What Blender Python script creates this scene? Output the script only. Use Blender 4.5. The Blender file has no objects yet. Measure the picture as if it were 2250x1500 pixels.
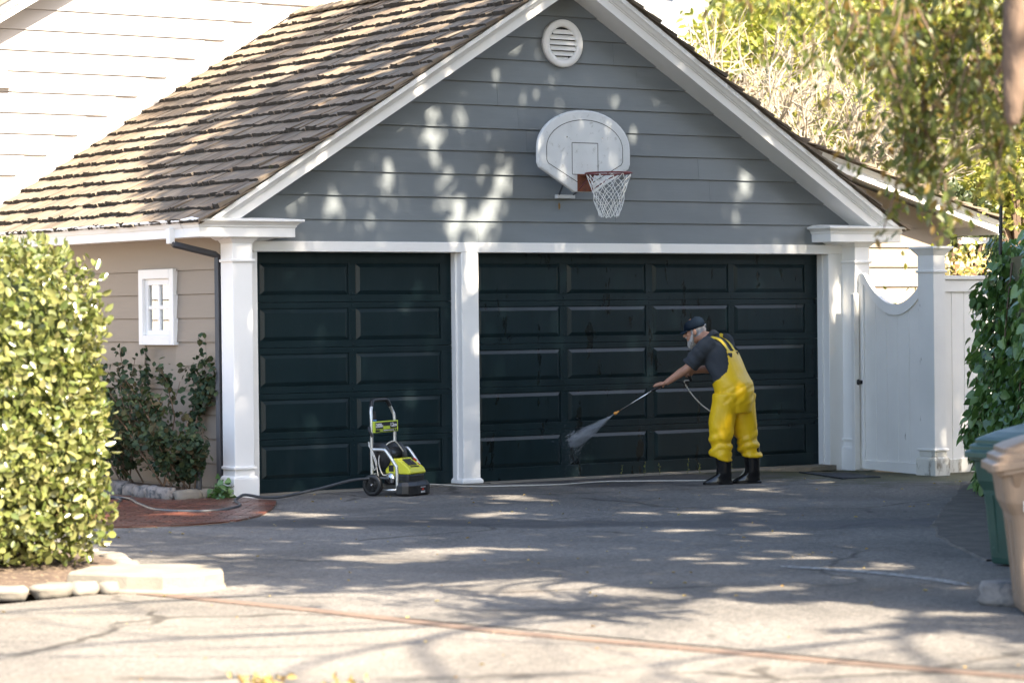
import bpy, bmesh, math, random
import numpy as np
from mathutils import Vector, Matrix, noise, bvhtree
rng = random.Random(7); NR = np.random.RandomState(11)
S = bpy.context.scene; COL = S.collection
PI = math.pi
# ------------------------------------------------------------------ camera, sky, sun, exposure
cam_d = bpy.data.cameras.new('camera'); cam = bpy.data.objects.new('camera', cam_d); COL.objects.link(cam)
_y, _p, _r = 0.60928058, 0.01007726, -0.01064471
def _rot():
    c, s = math.cos, math.sin
    B = Matrix(((1,0,0),(0,0,-1),(0,1,0)))
    Ry = Matrix(((c(_y),0,-s(_y)),(0,1,0),(s(_y),0,c(_y))))
    Rx = Matrix(((1,0,0),(0,c(_p),-s(_p)),(0,s(_p),c(_p))))
    Rz = Matrix(((c(_r),-s(_r),0),(s(_r),c(_r),0),(0,0,1)))
    return Rz @ Rx @ Ry @ B
_R = _rot()
CAM = Vector((-12.976, -22.773, 1.68))
cam.matrix_world = Matrix.Translation(CAM) @ Matrix((_R[0], -_R[1], -_R[2])).transposed().to_4x4()
cam_d.sensor_width = 36; cam_d.lens = 6066.164/2250*36; cam_d.clip_end = 2000; cam_d.clip_start = .1
cam_d.dof.use_dof = True; cam_d.dof.focus_distance = 27.2; cam_d.dof.aperture_fstop = 2.6
S.camera = cam
SUN = Vector((.12, -1.0, .97)).normalized()
world = bpy.data.worlds.new('World'); S.world = world; world.use_nodes = True
wn = world.node_tree.nodes; wn.clear()
sky = wn.new('ShaderNodeTexSky'); sky.sky_type = 'NISHITA'; sky.sun_disc = False
sky.sun_elevation = math.asin(SUN.z); sky.sun_rotation = math.atan2(SUN.x, SUN.y)
bgn = wn.new('ShaderNodeBackground'); bgn.inputs[1].default_value = .112
sky.air_density = 1.0; sky.dust_density = 2.2; sky.ozone_density = 1.0
wo = wn.new('ShaderNodeOutputWorld')
world.node_tree.links.new(sky.outputs[0], bgn.inputs[0]); world.node_tree.links.new(bgn.outputs[0], wo.inputs[0])
sun_d = bpy.data.lights.new('sun', 'SUN'); sun_d.energy = 5.0; sun_d.angle = math.radians(.7); sun_d.color = (1, .88, .71)
sun_o = bpy.data.objects.new('sun', sun_d); COL.objects.link(sun_o); sun_o.location = (0,-20,30)
sun_o.rotation_euler = SUN.to_track_quat('Z', 'Y').to_euler()
vs = S.view_settings; vs.view_transform = 'Standard'; vs.look = 'None'; vs.exposure = 2.42; vs.gamma = 1; vs.use_curve_mapping = False
S.cycles.use_denoising = True; S.cycles.denoising_prefilter = 'ACCURATE'
S.cycles.max_bounces = 8; S.cycles.diffuse_bounces = 4; S.cycles.transparent_max_bounces = 8
S.cycles.sample_clamp_indirect = 6
# ------------------------------------------------------------------ materials
def nodes(name):
    m = bpy.data.materials.new(name); m.use_nodes = True; nt = m.node_tree
    return m, nt, nt.nodes['Principled BSDF'], nt.nodes['Material Output']
def N(nt, t, **k):
    n = nt.nodes.new(t)
    for a, b in k.items():
        if a.startswith('i_'): n.inputs[int(a[2:])].default_value = b
        else: setattr(n, a, b)
    return n
def mul(c, f): return tuple(min(1, max(0, x*f)) for x in c[:3]) + (1,)
def ramp(nt, fac, stops):
    r = N(nt, 'ShaderNodeValToRGB'); nt.links.new(fac, r.inputs[0]); e = r.color_ramp.elements
    while len(e) < len(stops): e.new(.5)
    for i, (p, c) in enumerate(stops): e[i].position = p; e[i].color = c if len(c) == 4 else tuple(c)+(1,)
    return r.outputs[0]
def mixc(nt, a, b, fac, mode='MIX'):
    n = N(nt, 'ShaderNodeMix', data_type='RGBA', blend_type=mode)
    for s, v in ((6, a), (7, b)):
        if hasattr(v, 'links') or hasattr(v, 'is_linked'): nt.links.new(v, n.inputs[s])
        else: n.inputs[s].default_value = v if len(v) == 4 else tuple(v)+(1,)
    if isinstance(fac, (int, float)): n.inputs[0].default_value = fac
    else: nt.links.new(fac, n.inputs[0])
    return n.outputs[2]
def noisef(nt, scale, detail=4, stretch=(1,1,1), coord='Object', rough=.55, dist=0):
    tc = N(nt, 'ShaderNodeTexCoord'); mp = N(nt, 'ShaderNodeMapping'); mp.inputs[3].default_value = stretch
    if coord == 'World':
        g = N(nt, 'ShaderNodeNewGeometry'); nt.links.new(g.outputs[0], mp.inputs[0])
    else: nt.links.new(tc.outputs[coord], mp.inputs[0])
    n = N(nt, 'ShaderNodeTexNoise'); n.inputs['Scale'].default_value = scale; n.inputs['Detail'].default_value = detail
    n.inputs['Roughness'].default_value = rough; n.inputs['Distortion'].default_value = dist
    nt.links.new(mp.outputs[0], n.inputs['Vector']); return n.outputs[0]
def mat(name, col, rough=.6, var=.12, scale=2.5, stretch=(1,1,1), bump=0., bscale=60., bstretch=None, metal=0., rnd=0., spots=None, coord='World', spec=.5, coat=0.):
    m, nt, p, out = nodes(name)
    f = noisef(nt, scale, 5, stretch, coord)
    c = ramp(nt, f, [(.3, mul(col, 1-var)), (.7, mul(col, 1+var))])
    if spots:                       # (colour, scale, threshold low, high)
        sf = noisef(nt, spots[1], 6, spots[4] if len(spots) > 4 else (1,1,1), coord, .65)
        sm = ramp(nt, sf, [(spots[2], (0,0,0)), (spots[3], (1,1,1))])
        c = mixc(nt, c, spots[0], sm)
    if rnd:
        oi = N(nt, 'ShaderNodeObjectInfo'); rr = ramp(nt, oi.outputs['Random'], [(0, (1-rnd,)*3), (1, (1+rnd*.6,)*3)])
        c = mixc(nt, c, rr, 1.0, 'MULTIPLY')
    nt.links.new(c, p.inputs['Base Color'])
    rf = ramp(nt, f, [(.2, (max(0, rough-.08),)*3), (.8, (min(1, rough+.08),)*3)]); nt.links.new(rf, p.inputs['Roughness'])
    p.inputs['Metallic'].default_value = metal; p.inputs['Specular IOR Level'].default_value = spec
    if coat: p.inputs['Coat Weight'].default_value = coat; p.inputs['Coat Roughness'].default_value = .15
    if bump:
        bf = noisef(nt, bscale, 6, bstretch or stretch, coord, .6); b = N(nt, 'ShaderNodeBump'); b.inputs['Strength'].default_value = bump
        b.inputs['Distance'].default_value = .01; nt.links.new(bf, b.inputs['Height']); nt.links.new(b.outputs[0], p.inputs['Normal'])
    return m
def leafmat(name, cols, rough=.4, trans=.3, spec=.5):
    m, nt, p, out = nodes(name)
    g = N(nt, 'ShaderNodeNewGeometry')
    c = ramp(nt, g.outputs['Random Per Island'], [((i+.5)/len(cols), k) for i, k in enumerate(cols)])
    nt.links.new(c, p.inputs['Base Color']); p.inputs['Roughness'].default_value = rough; p.inputs['Specular IOR Level'].default_value = spec
    t = N(nt, 'ShaderNodeBsdfTranslucent'); tc = mixc(nt, c, (1., 1., .35), .6, 'MULTIPLY'); tb = mixc(nt, tc, (2.0,2.0,2.0), 1., 'MULTIPLY')
    nt.links.new(tb, t.inputs[0])
    mx = N(nt, 'ShaderNodeMixShader'); mx.inputs[0].default_value = trans
    nt.links.new(p.outputs[0], mx.inputs[1]); nt.links.new(t.outputs[0], mx.inputs[2]); nt.links.new(mx.outputs[0], out.inputs[0])
    return m
M = {}
M['white'] = mat('white_paint', (.80,.79,.765), .45, .05, 1.2, bump=.06, bscale=30, bstretch=(1,1,.3))
M['white_old'] = mat('worn_white_paint', (.79,.77,.73), .55, .06, 1.5, bump=.12, bscale=30, bstretch=(1,1,.2), spots=((.20,.16,.12), 6.5, .665, .72, (1,1,.35)))
M['white_dirty'] = mat('dirty_white_paint', (.66,.64,.58), .65, .12, 3, bump=.15, bscale=40, spots=((.13,.10,.06), 9, .53, .68, (1,1,.4)))
M['grey'] = mat('blue_grey_siding_paint', (.160,.180,.192), .5, .15, 1.1, (.6,1,2.0), bump=.1, bscale=25, bstretch=(.15,1,1.5), rnd=.07)
M['taupe'] = mat('taupe_siding_paint', (.26,.215,.17), .6, .10, 1.2, (1,.5,2), bump=.12, bscale=25, bstretch=(1,.15,1.5), rnd=.06)
M['beige'] = mat('beige_siding_paint', (.44,.41,.385), .6, .05, 1.2, (.5,1,2), bump=.06, bscale=25, bstretch=(.15,1,1.5), rnd=.04)
M['tan'] = mat('tan_siding_paint', (.25,.205,.16), .6, .05, 1.2, (.5,1,2), bump=.06, bscale=25, bstretch=(.15,1,1.5), rnd=.04)
M['dark_pipe'] = mat('dark_painted_metal', (.055,.058,.066), .45, .1, 4)
def doormat(name, wet):
    m, nt, p, out = nodes(name)
    f = noisef(nt, 1.4, 5, (1,1,.5), 'World')
    c = ramp(nt, f, [(.3, (.0045,.0135,.0165)), (.7, (.008,.0195,.0235))])
    dust = ramp(nt, noisef(nt, 5, 6, (1,1,.25), 'World', .7), [(.5, (0,0,0)), (.85, (.35,.35,.35))])
    c = mixc(nt, c, (.03,.040,.045), dust)
    p.inputs['Specular IOR Level'].default_value = .27
    if wet:
        sh = ramp(nt, noisef(nt, 5.0, 7, (1,1,.30), 'World', .66, .3), [(.595, (0,0,0)), (.61, (1,1,1))])
        st = ramp(nt, noisef(nt, 26, 3, (1,1,.06), 'World', .5), [(.58, (0,0,0)), (.64, (1,1,1))])
        wm = mixc(nt, sh, st, .25, 'ADD')
        c = mixc(nt, c, (.004,.008,.009), wm)
        rf = mixc(nt, (.33,.33,.33), (.27,.27,.27), wm); nt.links.new(rf, p.inputs['Roughness'])
        b = N(nt, 'ShaderNodeBump'); b.inputs['Strength'].default_value = .04; b.inputs['Distance'].default_value = .004
        nt.links.new(noisef(nt, 60, 3, (1,1,.15), 'World'), b.inputs['Height']); nt.links.new(b.outputs[0], p.inputs['Normal'])
    else:
        p.inputs['Roughness'].default_value = .36
        b = N(nt, 'ShaderNodeBump'); b.inputs['Strength'].default_value = .1; b.inputs['Distance'].default_value = .004
        nt.links.new(noisef(nt, 30, 5, (.1,1,1.6), 'World'), b.inputs['Height']); nt.links.new(b.outputs[0], p.inputs['Normal'])
    nt.links.new(c, p.inputs['Base Color'])
    return m
M['door'] = doormat('dry_black_green_door_paint', False); M['door_wet'] = doormat('wet_black_green_door_paint', True)
def shakemat():
    m, nt, p, out = nodes('weathered_cedar_shake')
    g = N(nt, 'ShaderNodeNewGeometry'); oi = N(nt, 'ShaderNodeObjectInfo')
    ad = N(nt, 'ShaderNodeMath', operation='ADD'); nt.links.new(g.outputs['Random Per Island'], ad.inputs[0]); nt.links.new(oi.outputs['Random'], ad.inputs[1])
    fr = N(nt, 'ShaderNodeMath', operation='FRACT'); nt.links.new(ad.outputs[0], fr.inputs[0])
    c = ramp(nt, fr.outputs[0], [(0, (.145,.114,.085)), (.25, (.215,.172,.128)), (.55, (.175,.145,.11)), (.8, (.24,.18,.125)), (1, (.19,.162,.13))])
    gr = ramp(nt, noisef(nt, 9, 6, (.22,6,.22), 'World', .65), [(.33, (.55,.52,.50)), (.55, (1.05,1.05,1.05))])
    c = mixc(nt, c, gr, .85, 'MULTIPLY')
    st = ramp(nt, noisef(nt, 1.1, 5, (.5,1.4,.5), 'World', .6), [(.36, (.5,.49,.5)), (.52, (1,1,1))])
    c = mixc(nt, c, st, .7, 'MULTIPLY')
    ms = ramp(nt, noisef(nt, 6, 4, (1,1,1), 'World', .6), [(.70, (0,0,0)), (.78, (.8,.8,.8))])
    c = mixc(nt, c, (.06,.075,.02), ms)
    nt.links.new(c, p.inputs['Base Color']); p.inputs['Roughness'].default_value = .85; p.inputs['Specular IOR Level'].default_value = .2
    b = N(nt, 'ShaderNodeBump'); b.inputs['Strength'].default_value = .5; b.inputs['Distance'].default_value = .006
    nt.links.new(noisef(nt, 14, 5, (.15,7,.15), 'World'), b.inputs['Height']); nt.links.new(b.outputs[0], p.inputs['Normal'])
    return m
M['shake'] = shakemat()
M['shake_butt'] = mat('shaded_shake_end_grain', (.035,.028,.021), .95, .4, 30, spots=((.05,.055,.018), 5, .62, .7))  # dark end grain, with the shade on the butt faces also put into the colour
def asphalt(name, base, lo, hi, wet=False, gc=1.):
    m, nt, p, out = nodes(name)
    sp = ramp(nt, noisef(nt, 75, 3, (1,1,1), 'World', .8), [(.34, mul(base, .42)), (.5, mul(base, .95)), (.62, mul(base, 1.45)), (.72, mul(base, 2.3))])
    g2 = ramp(nt, noisef(nt, 21, 7, (1,1,1), 'World', .85), [(.36, (1-.6*gc,)*3), (.5, (1,1,1)), (.64, (1+.8*gc,1+.77*gc,1+.7*gc))]); sp = mixc(nt, sp, g2, 1., 'MULTIPLY')
    vo = N(nt, 'ShaderNodeTexVoronoi', feature='DISTANCE_TO_EDGE'); vo.inputs['Scale'].default_value = .42; gg = N(nt, 'ShaderNodeNewGeometry'); dv = N(nt, 'ShaderNodeMix', data_type='VECTOR'); dv.inputs[0].default_value = .28
    nw = N(nt, 'ShaderNodeTexNoise'); nw.inputs['Scale'].default_value = 2.2; nw.inputs['Detail'].default_value = 6; nt.links.new(gg.outputs[0], nw.inputs['Vector']); nt.links.new(gg.outputs[0], dv.inputs[4]); nt.links.new(nw.outputs[1], dv.inputs[5]); nt.links.new(dv.outputs[1], vo.inputs['Vector'])
    ck = ramp(nt, vo.outputs['Distance'], [(.004, (.35,.33,.3)), (.010, (1,1,1))]); cm = ramp(nt, noisef(nt, .7, 3, (1,1,1), 'World'), [(.45, (0,0,0)), (.55, (1,1,1))]); sp = mixc(nt, sp, mixc(nt, sp, ck, 1., 'MULTIPLY'), cm)
    pat = ramp(nt, noisef(nt, .55, 6, (1,1,1), 'World', .6, .8), [(.38, (lo,lo,lo)), (.62, (hi,hi,hi))])
    c = mixc(nt, sp, pat, 1., 'MULTIPLY')
    br = ramp(nt, noisef(nt, 1.6, 6, (1,1,1), 'World', .7), [(.55, (0,0,0)), (.75, (.4,.4,.4))])
    c = mixc(nt, c, mul((base[0]*1.15, base[1]*.9, base[2]*.65), .75), br)
    rough = .86
    p.inputs['Roughness'].default_value = rough
    if wet:          # water run-off stains spreading from the door over the drive, and moss by the gate
        g = N(nt, 'ShaderNodeNewGeometry'); sx = N(nt, 'ShaderNodeSeparateXYZ'); nt.links.new(g.outputs[0], sx.inputs[0])
        def lin(sock, a, b):
            r = N(nt, 'ShaderNodeMapRange'); r.inputs[1].default_value = a; r.inputs[2].default_value = b; nt.links.new(sock, r.inputs[0]); return r.outputs[0]
        def mth(op, a, b):
            n = N(nt, 'ShaderNodeMath', operation=op)
            for i, v in ((0, a), (1, b)):
                if isinstance(v, (int, float)): n.inputs[i].default_value = v
                else: nt.links.new(v, n.inputs[i])
            return n.outputs[0]
        near = mth('MULTIPLY', lin(sx.outputs[1], -2.9, -.6), lin(sx.outputs[0], 2.0, 3.2))
        nz = noisef(nt, 1.3, 5, (1,1,1), 'World', .6)
        w1 = mth('ADD', near, mth('MULTIPLY', mth('SUBTRACT', nz, .5), 1.6))
        # run-off band going down the drive
        dl = mth('ABSOLUTE', mth('ADD', mth('ADD', sx.outputs[1], mth('MULTIPLY', sx.outputs[0], .93)), 4.9), 0)
        band = mth('SUBTRACT', 1.0, mth('MULTIPLY', dl, .85))
        w2 = mth('ADD', band, mth('MULTIPLY', mth('SUBTRACT', nz, .5), 1.9))
        w = ramp(nt, mth('MAXIMUM', w1, w2), [(.45, (0,0,0)), (.68, (1,1,1))])
        c = mixc(nt, c, mixc(nt, c, (.42,.42,.44), 1., 'MULTIPLY'), w)
        rf = mixc(nt, (rough,)*3, (.7,.7,.7), w); nt.links.new(rf, p.inputs['Roughness'])
        ms = mth('MULTIPLY', lin(sx.outputs[0], 3.4, 6.2), lin(sx.outputs[1], -6.0, -2.4))
        mo = ramp(nt, mth('ADD', ms, mth('MULTIPLY', mth('SUBTRACT', noisef(nt, 3, 6, (1,1,1), 'World', .7), .5), 2.2)), [(.42, (0,0,0)), (.85, (.85,.85,.85))])
        c = mixc(nt, c, (.04,.045,.012), mo)
    nt.links.new(c, p.inputs['Base Color'])
    b = N(nt, 'ShaderNodeBump'); b.inputs['Strength'].default_value = .55; b.inputs['Distance'].default_value = .006
    nt.links.new(noisef(nt, 80, 3, (1,1,1), 'World', .8), b.inputs['Height']); nt.links.new(b.outputs[0], p.inputs['Normal'])
    return m
M['asphalt'] = asphalt('worn_asphalt', (.122,.112,.100), .66, 1.22, True)
M['pavement'] = asphalt('aged_pale_pavement', (.142,.128,.110), .82, 1.15, False, .45)
M['soil'] = mat('garden_soil', (.075,.05,.035), .95, .4, 14, bump=1., bscale=45, spots=((.22,.17,.11), 25, .56, .62))
M['dirt'] = mat('dark_gravelly_dirt', (.098,.086,.072), .9, .4, 5, bump=.9, bscale=45, spots=((.16,.13,.09), 30, .60, .66))
M['brick'] = mat('red_paving_brick', (.105,.034,.020), .36, .28, 6, bump=.2, bscale=60, rnd=.3, spots=((.10,.035,.022), 2.0, .45, .7))
M['stone'] = mat('rough_grey_stone', (.22,.20,.185), .85, .3, 9, bump=.8, bscale=26, rnd=.35, spots=((.07,.075,.08), 11, .5, .62))
M['stone_pale'] = mat('pale_weathered_stone', (.19,.17,.14), .85, .2, 7, bump=.6, bscale=26, rnd=.2)
M['concrete'] = mat('cast_concrete', (.19,.17,.135), .85, .15, 5, bump=.35, bscale=60, spots=((.26,.22,.16), 6, .55, .7))
M['redwood'] = mat('redwood_header_board', (.125,.085,.062), .85, .3, 6, (.3,4,1), bump=.3, bscale=30, rnd=.2)
M['line'] = mat('worn_white_road_paint', (.30,.30,.295), .7, .2, 20, bump=.3, bscale=120, spots=((.11,.105,.10), 26, .46, .54))
M['black_rubber'] = mat('black_rubber', (.012,.012,.013), .38, .2, 8)
M['black_plastic'] = mat('black_plastic', (.014,.014,.015), .42, .15, 8, bump=.05, bscale=200)
M['alu'] = mat('satin_aluminium_tube', (.62,.62,.60), .35, .08, 6, metal=.85)
M['lime'] = mat('lime_yellow_plastic', (.64,.62,.04), .38, .06, 8)
M['lime_print'] = mat('lime_print', (.50,.62,.05), .5, .03, 8)
M['blue'] = mat('blue_plastic', (.02,.16,.42), .4, .05, 8)
M['red'] = mat('red_plastic', (.5,.04,.02), .4, .05, 8)
M['print_white'] = mat('white_print', (.8,.8,.8), .5, .02, 8)
M['print_black'] = mat('black_print', (.01,.01,.01), .5, .02, 8)
M['hose_dark'] = mat('dark_grey_hose_rubber', (.05,.055,.062), .45, .1, 10)
M['hose_pale'] = mat('pale_grey_hose', (.55,.52,.46), .45, .06, 10)
M['steel'] = mat('steel', (.6,.6,.6), .25, .05, 10, metal=1.)
M['brass'] = mat('orange_nozzle', (.65,.28,.05), .35, .05, 10)
M['board'] = mat('weathered_white_backboard', (.62,.64,.65), .5, .07, 3, bump=.05, bscale=80, spots=((.42,.43,.42), 14, .58, .70))
M['rim'] = mat('rusty_red_rim', (.13,.022,.022), .5, .25, 20)
M['rust'] = mat('rusted_steel', (.15,.045,.02), .8, .4, 20, bump=.3)
M['net'] = mat('white_net_cord', (.72,.72,.70), .8, .05, 20)
M['skin'] = mat('weathered_skin', (.42,.215,.14), .5, .14, 25, coord='Object', bump=.06, bscale=160)
M['hair'] = mat('grey_hair', (.27,.26,.26), .7, .4, 60, (1,1,.3), coord='Object', bump=.7, bscale=150)
M['beard'] = mat('grey_white_beard', (.40,.375,.35), .7, .25, 60, coord='Object', bump=.8, bscale=140)
M['shirt'] = mat('charcoal_cotton', (.030,.035,.042), .85, .15, 6, coord='Object', bump=.15, bscale=180)
M['cap'] = mat('navy_cotton_cap', (.005,.011,.021), .9, .2, 10, coord='Object', bump=.15, bscale=160, spec=.12)
M['yellow'] = mat('yellow_waterproof_cloth', (.82,.51,.008), .43, .07, 5, coord='Object', bump=.1, bscale=14, spots=((.50,.35,.03), 3.2, .60, .75))
M['strap'] = mat('yellow_webbing', (.74,.52,.03), .6, .1, 20, coord='Object', bump=.2, bscale=150)
M['boot'] = mat('black_gumboot_rubber', (.008,.008,.009), .22, .1, 6, coord='Object')
M['glasses'] = mat('dark_glasses', (.006,.006,.008), .15, .1, 6)
M['curtain'] = mat('cream_curtain', (.62,.55,.44), .8, .06, 4)
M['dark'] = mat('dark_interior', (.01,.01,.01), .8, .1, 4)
M['bin_green'] = mat('green_bin_plastic', (.018,.058,.044), .42, .12, 5, bump=.08, bscale=180, spots=((.09,.14,.12), 30, .66, .72))
M['bin_grey'] = mat('dark_grey_bin_plastic', (.026,.032,.042), .45, .1, 5, bump=.08, bscale=180)
M['bin_brown'] = mat('brown_bin_plastic', (.185,.132,.092), .48, .09, 5, bump=.08, bscale=180)
M['bark'] = mat('rough_bark', (.12,.08,.055), .9, .4, 12, (1,1,.25), bump=1., bscale=30, bstretch=(1,1,.3))
M['twig'] = mat('brown_twig', (.13,.085,.055), .8, .3, 20)
M['pale_twig'] = mat('pale_bare_branch', (.30,.255,.19), .75, .22, 6, bump=.3, bscale=60)
M['stemgreen'] = mat('green_stem', (.08,.09,.04), .7, .2, 20)
M['mat'] = mat('dark_doormat', (.022,.028,.034), .95, .2, 30, bump=.8, bscale=220)
M['hill'] = mat('grassy_hillside', (.16,.15,.06), .95, .5, .5, bump=1., bscale=3, spots=((.07,.09,.025), .8, .45, .6))
M['roof_far'] = mat('grey_roof', (.26,.245,.235), .8, .1, 6)
def glassmat():
    m, nt, p, out = nodes('window_glass'); p.inputs['Base Color'].default_value = (.55,.58,.58,1); p.inputs['Roughness'].default_value = .02
    g = N(nt, 'ShaderNodeBsdfGlossy'); g.inputs['Roughness'].default_value = .02; g.inputs[0].default_value = (.9,.9,.9,1)
    t = N(nt, 'ShaderNodeBsdfTransparent'); t.inputs[0].default_value = (.8,.82,.8,1)
    fr = N(nt, 'ShaderNodeLayerWeight'); fr.inputs[0].default_value = .5
    mx = N(nt, 'ShaderNodeMixShader'); mx.inputs[0].default_value = .45
    nt.links.new(t.outputs[0], mx.inputs[1]); nt.links.new(g.outputs[0], mx.inputs[2]); nt.links.new(mx.outputs[0], out.inputs[0])
    return m
M['glass'] = glassmat()
M['leaf_hedge'] = leafmat('hedge_leaf', [(.085,.11,.028), (.16,.175,.05), (.20,.20,.07), (.06,.085,.02), (.26,.24,.10), (.14,.16,.045)], .24, .22, .8)
M['leaf_rose'] = leafmat('rose_leaf', [(.022,.042,.022), (.035,.062,.032), (.026,.05,.028), (.05,.065,.025), (.06,.045,.022), (.03,.055,.034), (.045,.065,.025)], .62, .15, .25)
M['leaf_ivy'] = leafmat('ivy_leaf', [(.055,.12,.035), (.10,.19,.05), (.045,.095,.032), (.15,.25,.07), (.05,.11,.035), (.17,.27,.075), (.06,.12,.04)], .30, .2, .6)
M['leaf_oak'] = leafmat('tree_leaf', [(.06,.08,.018), (.09,.11,.025), (.14,.135,.025), (.075,.10,.02), (.17,.10,.025), (.065,.09,.02), (.11,.13,.03)], .42, .4)
M['leaf_bright'] = leafmat('sunlit_shrub_leaf', [(.17,.195,.03), (.26,.25,.05), (.13,.155,.025), (.31,.27,.07), (.21,.21,.04)], .5, .32)
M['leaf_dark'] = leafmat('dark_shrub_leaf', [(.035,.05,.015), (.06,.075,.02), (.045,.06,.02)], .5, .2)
M['leaf_dry'] = leafmat('dry_leaf', [(.30,.20,.06), (.35,.27,.10), (.2,.11,.04), (.4,.33,.12)], .7, .2)
M['flower'] = leafmat('cream_pink_blossom', [(.75,.60,.25), (.75,.45,.35), (.8,.7,.4)], .6, .3)
# ------------------------------------------------------------------ mesh helpers
WM = {}
def link(o, parent=None):
    COL.objects.link(o)
    WM[o.name] = Matrix.Identity(4)
    if parent is not None:
        o.parent = parent; o.matrix_parent_inverse = WM[parent.name].inverted()
    return o
def tag(o, label=None, cat=None, group=None, kind=None):
    for k, v in (('label', label), ('category', cat), ('group', group), ('kind', kind)):
        if v: o[k] = v
    return o
def empty(name, loc, label=None, cat=None, group=None, kind=None, rz=0):
    o = bpy.data.objects.new(name, None); COL.objects.link(o); o.empty_display_size = .2
    o.location = loc; o.rotation_euler = (0,0,rz)
    WM[o.name] = Matrix.Translation(loc) @ Matrix.Rotation(rz, 4, 'Z')
    return tag(o, label, cat, group, kind)
def npmesh(name, V, F, mt, parent=None, smooth=False):
    """V (n,3) array, F (m,k) array of equal-size faces"""
    me = bpy.data.meshes.new(name); V = np.asarray(V, np.float32); F = np.asarray(F, np.int32)
    me.vertices.add(len(V)); me.vertices.foreach_set('co', V.ravel())
    k = F.shape[1]; me.loops.add(F.size); me.loops.foreach_set('vertex_index', F.ravel())
    me.polygons.add(len(F)); me.polygons.foreach_set('loop_start', np.arange(0, F.size, k, dtype=np.int32))
    me.update(calc_edges=True)
    me.materials.append(M[mt])
    if smooth: me.shade_smooth()
    return link(bpy.data.objects.new(name, me), parent)
class MB:
    def __init__(s): s.v = []; s.f = []; s.X = None
    def add(s, vs, fs):
        n = len(s.v)
        s.v += [tuple(s.X @ Vector(p)) if s.X else tuple(p) for p in vs]; s.f += [tuple(i+n for i in f) for f in fs]; return s
    def box(s, x0, x1, y0, y1, z0, z1):
        return s.add([(x0,y0,z0),(x1,y0,z0),(x1,y1,z0),(x0,y1,z0),(x0,y0,z1),(x1,y0,z1),(x1,y1,z1),(x0,y1,z1)],
                     [(0,3,2,1),(4,5,6,7),(0,1,5,4),(1,2,6,5),(2,3,7,6),(3,0,4,7)])
    def hexa(s, b, t):   # two quads bottom, top (same winding)
        return s.add(list(b)+list(t), [(0,3,2,1),(4,5,6,7),(0,1,5,4),(1,2,6,5),(2,3,7,6),(3,0,4,7)])
    def frustum(s, b, t):   # b=(x0,x1,y0,y1,z) t likewise
        q = lambda a: [(a[0],a[2],a[4]),(a[1],a[2],a[4]),(a[1],a[3],a[4]),(a[0],a[3],a[4])]
        return s.hexa(q(b), q(t))
    def loft(s, rings, cap=True, closed=True):
        n = len(rings[0]); vs = [p for r in rings for p in r]; fs = []
        for i in range(len(rings)-1):
            for j in range(n if closed else n-1):
                a, b = i*n+j, i*n+(j+1) % n; fs.append((a, b, b+n, a+n))
        if cap and closed: fs.append(tuple(range(n-1, -1, -1))); fs.append(tuple(range((len(rings)-1)*n, len(rings)*n)))
        return s.add(vs, fs)
    def tube(s, pts, r, n=8, cap=True):
        pts = [Vector(p) for p in pts]; rings = []; up = None
        for i, p in enumerate(pts):
            d = (pts[min(i+1, len(pts)-1)] - pts[max(i-1, 0)])
            if d.length < 1e-9: d = Vector((0,0,1))
            d.normalize()
            if up is None: up = d.orthogonal().normalized()
            else:
                up = up - d*up.dot(d)
                up = d.orthogonal().normalized() if up.length < 1e-6 else up.normalized()
            w = d.cross(up); rr = r[i] if isinstance(r, (list, tuple)) else r
            rings.append([p + (up*math.cos(2*PI*k/n) + w*math.sin(2*PI*k/n))*rr for k in range(n)])
        return s.loft(rings, cap)
    def lathe(s, prof, c=(0,0,0), n=24, axis='Z'):
        rings = []
        for r, h in prof:
            R = []
            for k in range(n):
                a = 2*PI*k/n; x, y = r*math.cos(a), r*math.sin(a)
                q = {'Z': (x,y,h), 'Y': (x,h,-y), 'X': (h,x,y)}[axis]
                R.append((c[0]+q[0], c[1]+q[1], c[2]+q[2]))
            rings.append(R)
        return s.loft(rings, True)
    def ell(s, c, r, n=12, m=8):
        rings = []
        for i in range(1, m):
            t = PI*i/m; rings.append([(c[0]+r[0]*math.sin(t)*math.cos(2*PI*k/n), c[1]+r[1]*math.sin(t)*math.sin(2*PI*k/n), c[2]-r[2]*math.cos(t)) for k in range(n)])
        return s.loft(rings, True)
    def prism(s, poly, h0, h1, axis='Z'):   # polygon in the two other axes
        f = {'Z': lambda a,b,h: (a,b,h), 'Y': lambda a,b,h: (a,h,b), 'X': lambda a,b,h: (h,a,b)}[axis]
        return s.loft([[f(a,b,h0) for a,b in poly], [f(a,b,h1) for a,b in poly]], True)
    def mesh(s, name, mt, smooth=False):
        me = bpy.data.meshes.new(name); me.from_pydata(s.v, [], s.f)
        bm = bmesh.new(); bm.from_mesh(me); bmesh.ops.recalc_face_normals(bm, faces=bm.faces); bm.to_mesh(me); bm.free()
        me.materials.append(M[mt])
        if smooth: me.shade_smooth()
        return me
    def build(s, name, mt, parent=None, smooth=False, bevel=0, seg=1):
        o = link(bpy.data.objects.new(name, s.mesh(name, mt, smooth)), parent)
        if bevel:
            b = o.modifiers.new('bevel', 'BEVEL'); b.width = bevel; b.segments = seg; b.limit_method = 'ANGLE'; b.angle_limit = math.radians(40)
        return o
def bez(pts, n=8):   # Catmull-Rom
    P = [Vector(p) for p in pts]; out = []
    for i in range(len(P)-1):
        a, b, c, d = P[max(i-1,0)], P[i], P[i+1], P[min(i+2,len(P)-1)]
        for k in range(n):
            t = k/n; out.append(.5*((2*b)+(c-a)*t+(2*a-5*b+4*c-d)*t*t+(3*b-a-3*c+d)*t**3))
    return out+[P[-1]]
TMP = bpy.data.scenes.new('workbench')
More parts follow.
